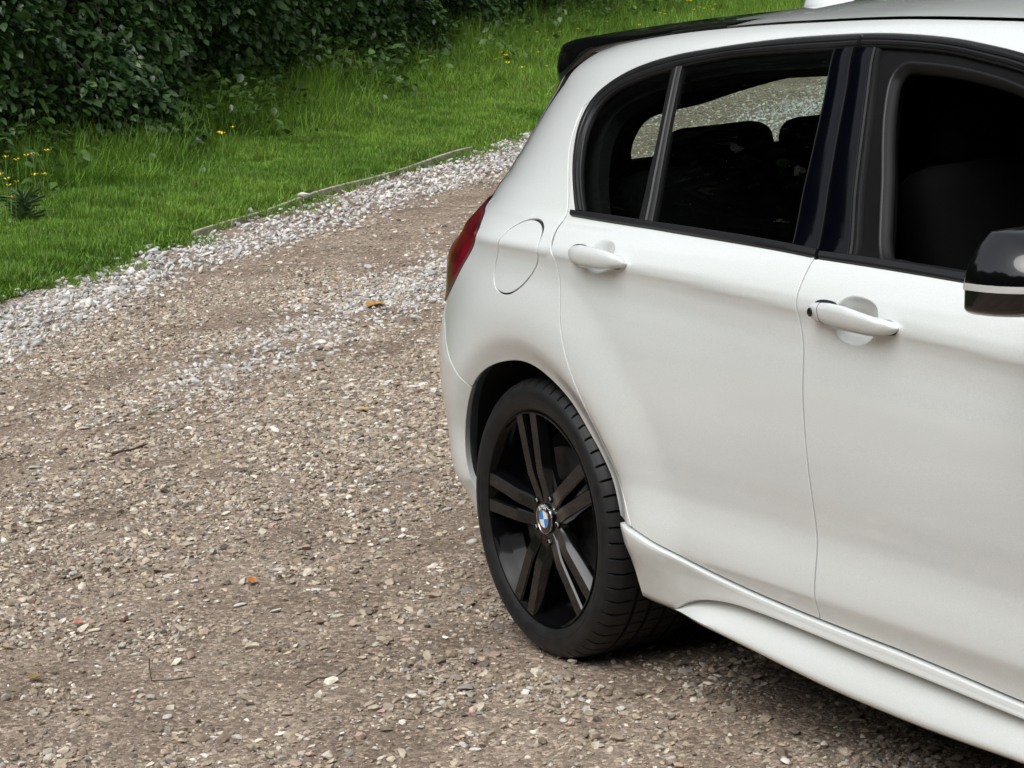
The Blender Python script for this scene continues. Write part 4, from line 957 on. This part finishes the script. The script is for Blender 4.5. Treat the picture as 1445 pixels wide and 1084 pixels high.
o = drive_stones("distant_gravel", A3, .010, .016, C_CHIP, .001); tag(o, "brown gravel chips on the far part of the drive", "gravel", kind="stuff")
# mid-size stones half sunk in the surface
X = cand(150000, -20, 3, -3.8, 14); s, t = st(X[:, 0], X[:, 1]); d = np.linalg.norm(X-cpos, axis=1)
k = (s < edge(t)-.05) & ~((np.abs(X[:, 1]) < .5) & (X[:, 0] > -.2)) & (RNG.uniform(0, 1, len(X)) < np.clip(2.6*stony(X[:, 0], X[:, 1])-.85, .06, 1)); X = X[k]; n = len(X)
sz = np.clip(.0165*np.exp(RNG.normal(0, .34, n)), .011, .040); tint = PAL[RNG.choice(10, n, p=PALW)]*RNG.uniform(.95, 1.55, (n, 1))
X[:, 2] += sz*.5*.55*RNG.uniform(-.45, .55, n)
o = scatter("mixed_stones", X, rnd_rot(n, .12), sz[:, None]*np.stack([RNG.uniform(.9, 1.5, n), RNG.uniform(.8, 1.15, n), RNG.uniform(.5, .9, n)], 1), tint, C_STONE, 8); tag(o, "larger pale and brown stones pressed into the drive", "stones", kind="stuff")
# white limestone band along the verge, and the whiter streak between the wheel tracks
X = cand(620000, -34, -3, -4, 26); s, t = st(X[:, 0], X[:, 1]); e_ = whiteband(s, t); e2 = patch2(s, t)
k = (RNG.uniform(0, 1, len(X)) < np.maximum(e_*1.15, 0)) ; Xw = X[k]
def white(name, X, smed, lab, lo, hi, pz):
    n = len(X); sz = np.clip(smed*np.exp(RNG.normal(0, .30, n)), .012, .055); tint = np.array([.60, .59, .57])*RNG.uniform(lo, hi, (n, 1))*np.stack([RNG.uniform(.97, 1.05, n), np.ones(n), RNG.uniform(.93, 1.06, n)], 1)
    X = X.copy(); X[:, 2] += sz*RNG.uniform(-.1, pz, n)
    o = scatter(name, X, rnd_rot(n, .5), sz[:, None]*np.stack([RNG.uniform(.9, 1.35, n), RNG.uniform(.8, 1.1, n), RNG.uniform(.8, 1.25, n)], 1), tint, C_STONE, 8); tag(o, lab, "gravel", kind="stuff"); return o
white("white_gravel", Xw, .026, "band of white limestone chippings along the grass verge", .55, 1.25, .55)
k = (RNG.uniform(0, 1, len(X)) < e2*1.5) & (s < -1.0); white("pale_gravel", X[k], .023, "streak of pale loose chippings between the wheel tracks", .65, 1.15, .3)
# three hundred stones big enough to pick out, each its own piece of the drive
SM = [stone_mesh(200+k, 18, .5) for k in range(6)]
cols = [(.52, .49, .44), (.36, .31, .26), (.62, .60, .56), (.44, .36, .29), (.30, .29, .28), (.56, .50, .40)]
SMM = []
for k, c_ in enumerate(cols):
    mm_ = mat("stone_%s" % ["pale", "brown", "white", "tan", "grey", "cream"][k], c_, .8, bump=(60, .5, .003), noise=(35, .28))
    for q in range(2):
        me = stone_mesh(300+k*2+q, 26, .5); me.materials.append(mm_); SMM.append(me)
cnt = 0
while cnt < 300:
    X = cand(400, -4.5, 1.6, -3.3, .6, .02)
    for p in X:
        d = np.linalg.norm(p-cpos)
        if cnt >= 300 or (abs(p[1]) < .95 and p[0] > -.5) or d > 9.5 or random.random() > 1.25*stony(p[0], p[1])+.1: continue
        r = random.random(); sz = min(.052, (.019 if r < .7 else .027)*(1+.35*random.random()))*(d/6.5)**.6
        ob = link("stone", random.choices(SMM, weights=[3, 3, 3, 3, 1.4, 1.4, 2, 2, 1.6, 1.6, 1.6, 1.6])[0], drive); ob.location = (p[0], p[1], p[2]+sz*.10*random.random()+.001)
        ob.rotation_euler = (random.gauss(0, .12), random.gauss(0, .12), random.uniform(0, 6.28)); ob.scale = (sz*random.uniform(1, 1.5), sz*random.uniform(.85, 1.15), sz*random.uniform(.5, .85)); cnt += 1

# ---- timber edging
def zg(x, y): return float(terrain(np.array(x), np.array(y)))
M['timber'] = mat("weathered_timber", (.42, .38, .31), .85, bump=(90, .5, .004), noise=(14, .35))
def board(t0, t1, lab):
    n = 26; rings = []
    for i in range(n):
        t = t0+(t1-t0)*i/(n-1); sc = float(edge(t))-.005+.004*math.sin(t*5); zt = zg(*xy(sc-.05, t))+.048+.008*math.sin(t*3.1+1); hw = .013
        rings.append([(*xy(sc-hw, t), zt-.14), (*xy(sc-hw, t), zt-.003), (*xy(sc-hw+.003, t), zt), (*xy(sc+hw-.003, t), zt), (*xy(sc+hw, t), zt-.003), (*xy(sc+hw, t), zt-.14)])
    o = loft("edging_board", rings, None, M['timber'], sharp=40); tag(o, lab, "edging board", "timber boards edging the verge"); return o
board(2.35, 5.05, "weathered timber edging board nearer the left, between white gravel and lawn")
board(5.08, 6.75, "farther timber edging board ending by the grass, nearest the car tail lamp")

# ---- grass
def tuft(seed, nb, h, spread, w_, curl):
    r = np.random.default_rng(seed); V, Fq = [], []
    for _ in range(nb):
        bx, by = r.normal(0, spread, 2); a = r.uniform(0, 6.283); hh_ = h*r.uniform(.55, 1.15); ln = r.uniform(.15, .8)*curl; dx_, dy_ = math.cos(a), math.sin(a); b0 = len(V); px, py = -dy_, dx_
        for k, f_ in enumerate((0, .45, .8, 1.0)):
            ww = w_*(1-f_**2*.92)*.5; off = ln*hh_*f_**1.9; z = hh_*f_*(1-.25*ln*f_)
            V += [(bx+dx_*off-px*ww, by+dy_*off-py*ww, z), (bx+dx_*off+px*ww, by+dy_*off+py*ww, z)]
        for k in range(3): Fq.append((b0+2*k, b0+2*k+1, b0+2*k+3, b0+2*k+2))
    return mk_np("tuft", np.array(V), np.array(Fq), True)
C_SHORT = protos("short_tufts", [tuft(k, 22, .055, .026, .0042, 1.1) for k in range(8)], M['blade'])
C_TALL = protos("tall_tufts", [tuft(30+k, 16, .24, .035, .0060, 1.0) for k in range(8)], M['blade'])
def hedge_s(t): return np.interp(t, [-4, 3, 5, 8, 13, 18, 30], [2.3, 2.05, 1.75, 1.95, 2.35, 2.60, 2.45])
def lawn_pts(n, t0, t1):
    t = RNG.uniform(t0, t1, n); s = edge(t)+.005+(hedge_s(t)+.5-edge(t))*RNG.uniform(0, 1, n); x, y = xy(s, t); X = np.stack([x, y, terrain(x, y)], 1); k = infront(X); return X[k], s[k], t[k]
parts_ = [lawn_pts(52000, -2.5, 9), lawn_pts(52000, 9, 28)]
X = np.concatenate([p[0] for p in parts_]); s = np.concatenate([p[1] for p in parts_]); t = np.concatenate([p[2] for p in parts_]); n = len(X)
mow = 1-sst(.9, 1.9, s-edge(t)+.25*np.sin(t*1.9)+.25*(frand(t, s, 1.1, 9)-.5)*2)*1.0; mow = mow*(1-sst(9, 13, t))
gn = frand(X[:, 0], X[:, 1], 1.6, 5); gm = frand(X[:, 0], X[:, 1], 6, 6)
def gtint(gn, gm, n, dark): 
    a = np.array([.080, .178, .018]); b = np.array([.185, .310, .040]); c = gn[:, None]*.6+gm[:, None]*.4; col = a*(1-c)+b*c; col *= RNG.uniform(.6, 1.75, (n, 1)); y_ = RNG.uniform(0, 1, n) < .03; col[y_] = np.array([.26, .24, .11])*RNG.uniform(.6, 1, (y_.sum(), 1)); return col*dark
hs = (.62+.75*gm)*(1+.5*RNG.uniform(0, 1, n))*(.55+.45*sst(0, .15, s-edge(t)))*(1+1.2*(1-mow))
scl = np.stack([RNG.uniform(.9, 1.5, n)]*2+[hs], 1)
o = scatter("short_grass", X, rnd_rot(n, .10), scl, gtint(gn, gm, n, 1), C_SHORT, 8); tag(o, "short green lawn grass on the verge beside the drive", "grass", kind="stuff")
ne = 2600; te = RNG.uniform(-2.5, 14, ne); se = edge(te)-RNG.exponential(.07, ne)-.0; xe, ye = xy(se, te); Xe = np.stack([xe, ye, terrain(xe, ye)-.01], 1); ke = (frand(te, te*0, 2.3, 61) > .45); Xe = Xe[ke]; ne = len(Xe)
oe = scatter("edge_grass", Xe, rnd_rot(ne, .3), np.stack([RNG.uniform(.5, 1.1, ne)]*2+[RNG.uniform(.4, 1.1, ne)], 1), gtint(RNG.uniform(0, 1, ne), RNG.uniform(0, 1, ne), ne, .9), C_SHORT, 8); tag(oe, "grass tufts straggling over the timber edging into the white gravel", "grass", kind="stuff")
k = RNG.uniform(0, 1, n) < .50*(1-mow)*np.where(t > 9, .9, 1); Xt = X[k]; n = len(Xt); near_h = sst(.9, .0, hedge_s(t[k])-s[k])
hs = RNG.uniform(.5, 1.25, n)*(.65+.75*near_h)*(.7+.6*gm[k])*(1+.25*sst(9, 14, t[k]))
o = scatter("long_grass", Xt, rnd_rot(n, .16), np.stack([RNG.uniform(.8, 1.3, n)]*2+[hs], 1), gtint(gn[k], gm[k], n, 1.05), C_TALL, 8); tag(o, "long uncut grass growing against the foot of the hedge", "grass", kind="stuff")

# ---- hedge
def leaf_mesh(seed):
    r = np.random.default_rng(seed); w_ = r.uniform(.27, .36); c = r.uniform(.05, .18); V = [(0, 0, 0)]; L_ = [(.18, .7), (.45, 1.0), (.75, .66), (1.0, .04)]
    for f_, q in L_:
        z = -c*f_*f_; V += [(f_, w_*q, z+.07*q), (f_, 0, z), (f_, -w_*q, z+.07*q)]
    Fq = [(0, 2, 1, 1), (0, 3, 2, 2)]; F3 = [(0, 2, 1), (0, 3, 2)]
    for k in range(3): a = 1+3*k; F3 += [(a, a+1, a+4), (a, a+4, a+3), (a+1, a+2, a+5), (a+1, a+5, a+4)]
    V = np.array(V, float); V[:, 0] -= .1; me = mk_np("leaf", V, np.array(F3), True); return me
C_LEAF = protos("leaf_kinds", [leaf_mesh(k) for k in range(6)], M['leafm'])
hx, hy = xy(2.6, 10); hedge = empty("hedge", (0, 0, 0)); tag(hedge, "tall dark green leafy hedge behind the grass verge", "hedge")
def hedge_face(t, z):   # front face position at height z
    return hedge_s(t)-.10*np.sin(np.clip(z, 0, 2.2)*1.5)+.40*(frand(t, z, .8, 11)-.5)+.38*(frand(t, z, 2.1, 12)-.5)+.14*(frand(t, z, 6, 13)-.5)-.10*sst(.5, 0, z)
def hedge_pts(n, t0, t1):
    t = RNG.uniform(t0, t1, n); z = RNG.uniform(0, 1, n)**.9*2.3; dep = RNG.exponential(.10, n)-.03; s = hedge_face(t, z)+dep; x, y = xy(s, t); X = np.stack([x, y, terrain(x, y)+z+.04], 1); k = infront(X, .15); return X[k], t[k], z[k], dep[k]
parts_ = [hedge_pts(75000, -2, 9), hedge_pts(110000, 9, 28)]
X = np.concatenate([p[0] for p in parts_]); t = np.concatenate([p[1] for p in parts_]); z = np.concatenate([p[2] for p in parts_]); dep = np.concatenate([p[3] for p in parts_]); n = len(X)
clump = frand(t*1.0, z*1.3, 1.4, 21); keep = (frand(t, z, 5.5, 22) > .22); X, t, z, dep, clump = X[keep], t[keep], z[keep], dep[keep], clump[keep]; n = len(X)
def leaf_rot(n):
    up = RNG.normal(.55, .45, n); yw = math.atan2(-LN[1], -LN[0])+RNG.normal(0, 1.0, n); return np.stack([RNG.normal(0, .55, n), up, yw], 1)
kind = frand(t, z, .55, 31)
lsz = np.where(t < 9, RNG.uniform(.040, .075, n), RNG.uniform(.042, .070, n))*(1+.45*(kind > .62))*np.exp(RNG.normal(0, .22, n)); A_ = np.array([.020, .056, .017]); B_ = np.array([.090, .175, .042])
c = np.clip(.15+.7*clump+RNG.normal(0, .18, n), 0, 1)[:, None]; tint = (A_*(1-c)+B_*c)*RNG.uniform(.75, 1.3, (n, 1)); nl = RNG.uniform(0, 1, n) < .06; tint[nl] = np.array([.11, .19, .045])*RNG.uniform(.7, 1.1, (nl.sum(), 1))
fol = scatter("foliage", X, leaf_rot(n), lsz[:, None]*np.ones((1, 3)), tint, C_LEAF, 6); fol.parent = hedge; tag(fol, kind="stuff")
# dark backing sheets: the hedge's inner shade put into their colour
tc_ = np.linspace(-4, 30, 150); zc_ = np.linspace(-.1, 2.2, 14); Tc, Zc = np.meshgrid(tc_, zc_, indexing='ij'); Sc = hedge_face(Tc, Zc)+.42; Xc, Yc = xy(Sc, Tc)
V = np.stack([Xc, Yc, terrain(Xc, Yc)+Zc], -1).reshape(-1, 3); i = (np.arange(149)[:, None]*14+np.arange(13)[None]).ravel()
M['core'] = mat("hedge_core", (.010, .014, .007), .95); link("inner_shade", mk_np("inner_shade", V, np.stack([i, i+1, i+15, i+14], 1), True), hedge, M['core'])
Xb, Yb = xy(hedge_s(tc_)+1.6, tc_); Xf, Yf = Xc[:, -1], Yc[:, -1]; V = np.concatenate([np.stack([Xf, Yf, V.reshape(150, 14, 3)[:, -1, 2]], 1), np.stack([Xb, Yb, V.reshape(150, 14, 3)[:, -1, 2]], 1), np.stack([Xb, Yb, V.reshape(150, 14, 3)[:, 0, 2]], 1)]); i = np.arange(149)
link("inner_shade", mk_np("inner_shade", V, np.concatenate([np.stack([i, i+1, i+151, i+150], 1), np.stack([i+150, i+151, i+301, i+300], 1)]), True), hedge, M['core'])
M['stem'] = mat("woody_stem", (.045, .035, .024), .85, noise=(20, .3))
for q in range(90):
    t = RNG.uniform(2.5, 24); z0 = 0; pts = []; sl = RNG.normal(0, .18)
    for k in range(7):
        z_ = k*.33; s_ = float(hedge_face(np.array(t), np.array(z_)))+RNG.uniform(-.05, .22); pts.append(Vector((*xy(s_, t+sl*z_), 0))+Vector((0, 0, zg(*xy(s_, t))+z_)))
    rings = [[p+Vector(((.011-.0012*k)*math.cos(a), (.011-.0012*k)*math.sin(a), 0)) for a in np.linspace(0, 6.283, 6, endpoint=False)] for k, p in enumerate(pts)]
    loft("stem", [[tuple(v) for v in r] for r in rings], hedge, M['stem'])
n = 26000; t = RNG.uniform(-1, 27, n); s = hedge_s(t)+.1-RNG.exponential(.20, n); hh_ = RNG.uniform(.02, 1, n)**1.3*(.50-.30*np.clip(hedge_s(t)-s, 0, 1.2)); k = (frand(s*1.0, t, 1.7, 51) > .38) & (s > edge(t)+.8) & (hh_ > 0); s, t, hh_ = s[k], t[k], hh_[k]
x, y = xy(s, t); X = np.stack([x, y, terrain(x, y)+hh_], 1); k = infront(X); X, hh_, t = X[k], hh_[k], t[k]; n = len(X); c = frand(X[:, 0], X[:, 1], 2.2, 52)[:, None]
tint = (np.array([.055, .110, .024])*(1-c)+np.array([.12, .215, .045])*c)*RNG.uniform(.7, 1.35, (n, 1))
o = scatter("undergrowth", X, np.stack([RNG.normal(0, .4, n), RNG.normal(.15, .4, n), RNG.uniform(0, 6.28, n)], 1), (RNG.uniform(.035, .085, n)*np.where(t > 9, 1.15, 1))[:, None]*np.ones((1, 3)), tint, C_LEAF, 6); tag(o, "mixed low weeds and nettles between the long grass and the hedge", "undergrowth", kind="stuff")
# the three hundred foremost leaves are pieces of their own
LM = []
for k in range(8):
    me = leaf_mesh(60+k); c_ = [(.045, .10, .026), (.030, .075, .022), (.065, .135, .035), (.038, .085, .030), (.055, .11, .024), (.09, .16, .04), (.028, .065, .022), (.05, .105, .03)][k]
    mm_ = mat("leaf_green_%s" % "mid dark light grey warm pale deep fresh".split()[k], c_, .42, spec=.5, noise=(30, .2)); me.materials.append(mm_); LM.append(me)
cnt = 0
while cnt < 300:
    t = RNG.uniform(3.2, 11); z_ = RNG.uniform(.12, 1.5); s_ = float(hedge_face(np.array(t), np.array(z_)))-.05; x, y = xy(s_, t); p = np.array([[x, y, zg(x, y)+z_]])
    if not infront(p, 0)[0]: continue
    ob = link("leaf", LM[cnt % 8], hedge); ob.location = p[0]; r_ = leaf_rot(1)[0]; ob.rotation_euler = tuple(map(float, r_)); q = float(RNG.uniform(.055, .088)); ob.scale = (q, q, q); cnt += 1

# ---- flowers, weeds
FL =  [(1.43, 2.67), (1.35, 2.81), (1.28, 2.66), (1.44, 3.2), (1.37, 2.98), (1.27, 2.83), (0.95, 2.16), (0.94, 2.21), (1.09, 2.07), (1.0, 1.98), (0.93, 1.89), (0.91, 1.76), (0.8, 1.54), (0.66, 1.39), (1.73, 4.75), (1.85, 4.88), (1.74, 4.33), (2.42, 5.68), (2.85, 6.53), (2.72, 6.36), (2.53, 5.99), (2.14, 5.78), (2.32, 6.07), (2.6, 6.33), (0.91, 4.48), (0.96, 4.57), (0.99, 4.82), (2.28, 15.47), (1.71, 13.56), (1.02, 11.52), (1.11, 11.88), (1.38, 11.42), (1.16, 10.91), (1.07, 10.39), (1.02, 10.3), (0.88, 10.04), (0.63, 9.81), (0.51, 10.06), (1.32, 12.23), (1.31, 12.69), (1.49, 13.66), (1.48, 17.23), (1.33, 16.74), (1.41, 16.82), (1.68, 19.23), (1.65, 19.26), (1.32, 18.4), (1.2, 18.03), (1.33, 18.32), (1.21, 17.57), (1.29, 18.67), (1.32, 19.13), (1.46, 19.94), (1.06, 18.35), (1.04, 17.87), (1.6, 15.49), (1.23, 15.53), (1.57, 14.55), (0.72, 11.5)]
M['petal'] = mat("yellow_petals", (.75, .55, .03), .5); M['stalk'] = mat("green_stalk", (.10, .20, .03), .6)
def tube(p0, p1, r0, r1, bend=0, n=5, k=5):
    rings = []
    for i in range(n):
        f_ = i/(n-1); c = Vector(p0).lerp(Vector(p1), f_)+Vector((bend*math.sin(math.pi*f_), bend*.5*math.sin(math.pi*f_), 0)); r = r0+(r1-r0)*f_; rings.append([tuple(c+Vector((r*math.cos(a), r*math.sin(a), 0))) for a in np.linspace(0, 6.283, k, endpoint=False)])
    return rings
bt = empty("buttercup"); h0 = .28
loft("stalk", tube((0, 0, 0), (.01, 0, h0), .0016, .0011, .02), bt, M['stalk'])
bm = bmesh.new()
for k in range(5):
    a = 6.283*k/5; vs_ = [bm.verts.new((.01+r*math.cos(a+o_), r*math.sin(a+o_), h0+z_)) for r, o_, z_ in ((.001, 0, 0), (.010, -.5, .004), (.0145, -.28, .008), (.0145, .28, .008), (.010, .5, .004))]; bm.faces.new(vs_)
me = bpy.data.meshes.new("petals"); bm.to_mesh(me); bm.free(); link("petals", me, bt, M['petal'])
ncup = 0
ends = {}
for (s_, t_) in FL:
    x, y = xy(s_, t_); o = bt if ncup == 0 else bt.copy()
    if ncup: 
        S.collection.objects.link(o)
        for ch in bt.children: c_ = ch.copy(); S.collection.objects.link(c_); c_.parent = o
    far = t_ > 9; q = random.uniform(.9, 1.2)*(1.35 if far else 1.3)
    o.location = (x, y, zg(x, y)-.0-(q-1)*.28); o.rotation_euler = (random.uniform(-.1, .1), random.uniform(-.1, .1), random.uniform(0, 6)); o.scale = (q, q, q); ncup += 1
    if t_ < 6 : tag(o, "small yellow buttercup among the tall grass beside the thistle at the left", "flower", "buttercups at the left end of the hedge")
    elif t_ < 12: tag(o, "small yellow buttercup flower at the foot of the hedge", "flower", "buttercups along the foot of the hedge")
    else: tag(o, "small yellow buttercup flower in the long grass near the roof spoiler", "flower", "buttercups in the long grass behind the spoiler")
def strap_leaf(L_, w_, droop, n=6):
    V, Fq = [], []
    for i in range(n):
        f_ = i/(n-1); ww = w_*math.sin(math.pi*min(.98, .08+.9*f_))**.7*.5; x = L_*f_*math.cos(droop*f_*.6); z = L_*f_*(.75-droop*f_*.55)
        V += [(x, -ww, z+.012*(ww > 0)), (x, 0, z), (x, ww, z+.012)]
    for i in range(n-1):
        for j in range(2): a = 3*i+j; Fq.append((a, a+1, a+4, a+3))
    return mk_np("leaf", np.array(V), np.array(Fq), True)
def weed(name, s_, t_, nl, L_, w_, col_, lab, cat, droop=1.0, stalk=None):
    x, y = xy(s_, t_); e = empty(name, (x, y, zg(x, y))); tag(e, lab, cat); mm_ = mat(name+"_leaves", col_, .5, noise=(25, .3)); mes = [strap_leaf(L_*q, w_*q, droop*q2) for q, q2 in ((1, 1), (.8, .8), (.65, 1.2))]
    for me in mes: me.materials.append(mm_)
    for k in range(nl):
        o = link("leaf", random.choice(mes), e); o.rotation_euler = (random.gauss(0, .25), random.uniform(-.5, .35), 6.283*k/nl+random.gauss(0, .3)); q = random.uniform(.7, 1.15); o.scale = (q, q, q)
        if stalk: o.location = (0, 0, random.uniform(0, stalk))
    if stalk: loft("stalk", tube((0, 0, 0), (.01, 0, stalk+.05), .005, .003, .01), e, mm_)
weed("thistle", .98, 2.05, 150, .12, .013, (.17, .27, .12), "bushy dark green thistle standing alone in the lawn at the left", "thistle", .55, .16)
weed("dock_plant", 1.62, 6.45, 13, .20, .065, (.070, .130, .030), "broad-leaved green dock beside the reddish dead stalks", "weed")
weed("dock_plant", 2.0, 5.1, 11, .20, .07, (.055, .11, .035), "broad-leaved dock at the hedge foot among buttercups", "weed")
weed("dock_plant", 1.9, 10.6, 12, .22, .07, (.08, .14, .04), "pale broad-leaved plant in the long grass before the hedge", "weed")
weed("dandelion", .48, 8.3, 12, .17, .045, (.075, .15, .03), "leafy green weed at the lawn edge just left of the car pillar", "weed", 1.3)
weed("dead_grass", 1.72, 6.95, 22, .34, .010, (.11, .060, .035), "clump of reddish brown dead stalks standing in the grass", "dead grass", .35)
weed("straw_tuft", 1.35, 10.0, 16, .22, .010, (.42, .36, .20), "flattened tuft of pale straw in the long grass", "dead grass", 1.5)
# ---- fallen leaves, twigs and lone stones
def flat_leaf(loc, L_, col_, lab, rz, curl=.25):
    V = []; n = 7
    for i in range(n):
        f_ = i/(n-1); w_ = L_*.33*math.sin(math.pi*min(.97, .05+.92*f_))**.8; z = .004+curl*L_*(f_-.5)**2+.001
        V += [(L_*(f_-.5), -w_, z+.25*w_), (L_*(f_-.5), 0, z), (L_*(f_-.5), w_, z+.35*w_)]
    Fq = [(3*i+j, 3*i+j+1, 3*i+j+4, 3*i+j+3) for i in range(n-1) for j in range(2)]
    o = link("fallen_leaf", mk_np("fallen_leaf", np.array(V), np.array(Fq), True), None, mat("leaf_litter", col_, .6, noise=(40, .35))); o.location = (loc[0], loc[1], zg(*loc)+.006); o.rotation_euler = (0, 0, rz); tag(o, lab, "leaf", "fallen leaves on the drive")
flat_leaf((-1.07, -1.13), .042, (.50, .16, .02), "bright orange fallen leaf on the brown gravel left of the wheel", 2.6)
flat_leaf((-5.10, 1.19), .115, (.42, .22, .06), "tan fallen leaf on the pale gravel streak left of the tail lamp", 2.2, .1)
flat_leaf((-2.95, .10), .04, (.55, .36, .10), "yellowish fallen leaf on the gravel midway up the drive", 1.1)
flat_leaf((-.62, -1.86), .045, (.26, .17, .06), "curled brown leaf near the bottom edge of the drive", .4, .6)
flat_leaf((-1.0, -1.62), .032, (.60, .17, .13), "small reddish leaf scrap on the gravel, lower left", 2.9)
def twig(pts, r, lab, m_):
    rings = []
    for i, p in enumerate(pts):
        z = zg(p[0], p[1])+p[2]+.008; a_ = math.atan2(pts[min(i+1, len(pts)-1)][1]-pts[max(i-1, 0)][1], pts[min(i+1, len(pts)-1)][0]-pts[max(i-1, 0)][0])+math.pi/2; rr = r*(1-.5*i/len(pts))
        rings.append([(p[0]+rr*math.cos(b)*math.cos(a_), p[1]+rr*math.cos(b)*math.sin(a_), z+rr*math.sin(b)) for b in np.linspace(0, 6.283, 7, endpoint=False)])
    o = loft("twig", rings, None, m_); tag(o, lab, "twig", "twigs on the drive")
M['twig'] = mat("twig_bark", (.060, .040, .028), .85, noise=(60, .3))
twig([(-2.93, -.82, 0), (-2.925, -.79, .003), (-2.93, -.75, .002), (-2.96, -.69, .005)], .0050, "short dark twig on the gravel at the left of the drive", M['twig'])
twig([(-.15, -1.40, 0), (-.17, -1.36, .004), (-.165, -1.32, 0), (-.19, -1.28, .004)], .0022, "thin dark twig on the gravel below left of the wheel", M['twig'])
twig([(-.52, -1.62, .02), (-.47, -1.64, .012), (-.42, -1.655, .0), (-.39, -1.62, .001), (-.37, -1.57, .004)], .0018, "thin bent grey stalk lying near the bottom of the drive", M['twig'])
for (x, y), sz, lab in (((-9.20, 2.72), .085, "white stone perched on the timber edging board"), ((-7.55, .92), .06, "white stone on the grass just past the gravel band"), ((-2.85, -1.35), .055, "white stone alone on the brown gravel near the left edge")):
    o = link("lone_stone", SMM[4].copy(), None); o.location = (x, y, zg(x, y)+sz*.2+(.03 if sz > .08 else 0)); o.scale = (sz*1.2, sz, sz*1.1); o.rotation_euler = (.2, .1, random.uniform(0, 6)); tag(o, lab, "stone")

# ---- the trees round the clearing (behind the camera and beyond the hedge): mostly unseen, added for the glass and paint to reflect
def wood_pt(a, h, out=0.0):
    rx, ry = 30+out, 17+out; bump = 1.2*(frand(a*9, h*.35, 1.0, 41)-.5)+1.0*(frand(a*26, h*.9, 1.0, 42)-.5); x = -7+(rx+bump)*np.cos(a); y = 4+(ry+bump)*np.sin(a); return x, y
def wood_h(a): return 6.0+2.2*sst(.1, .9, np.sin(a))+15.0*sst(.10, .85, -np.cos(a))+2.6*(frand(a*7+3, a*0, 1.0, 43)-.3)+1.2*(frand(a*31, a*0, 1.0, 44)-.5)  # raised beyond the car's tail so the side glass reflects dark
aw = np.linspace(0, 2*math.pi, 240); hw_ = np.linspace(0, 1, 12); Aw, Hf = np.meshgrid(aw, hw_, indexing='ij'); Hh = Hf*wood_h(Aw); X, Y = wood_pt(Aw, Hh, 1.5*Hf**3)
base = np.clip(terrain(X, Y), -.1, 1.6)-.2; V = np.stack([X, Y, base+Hh], -1).reshape(-1, 3); i = (np.arange(239)[:, None]*12+np.arange(11)[None]).ravel()
core = link("tree_belt", mk_np("tree_belt", V, np.stack([i, i+1, i+13, i+12], 1), True), None, M['core']); tag(core, kind="structure")
n = 70000; a = RNG.uniform(0, 2*math.pi, n); hf = RNG.uniform(0, 1, n)**.8*1.06; h = hf*wood_h(a); x, y = wood_pt(a, h, -RNG.exponential(.35, n)+1.3*hf**3); X = np.stack([x, y, np.clip(terrain(x, y), -.1, 1.6)-.2+h], 1)
tint = np.array([.030, .062, .018])*RNG.uniform(.5, 1.7, (n, 1)); sc = RNG.uniform(.18, .42, n)
o = scatter("woodland", X, np.stack([RNG.normal(0, .8, n), RNG.normal(0, .8, n), RNG.uniform(0, 6.28, n)], 1), sc[:, None]*np.ones((1, 3)), tint, C_LEAF, 6); tag(o, "dark leafy woodland ring round the drive, mostly unseen, added for the reflections", "woodland", kind="stuff")
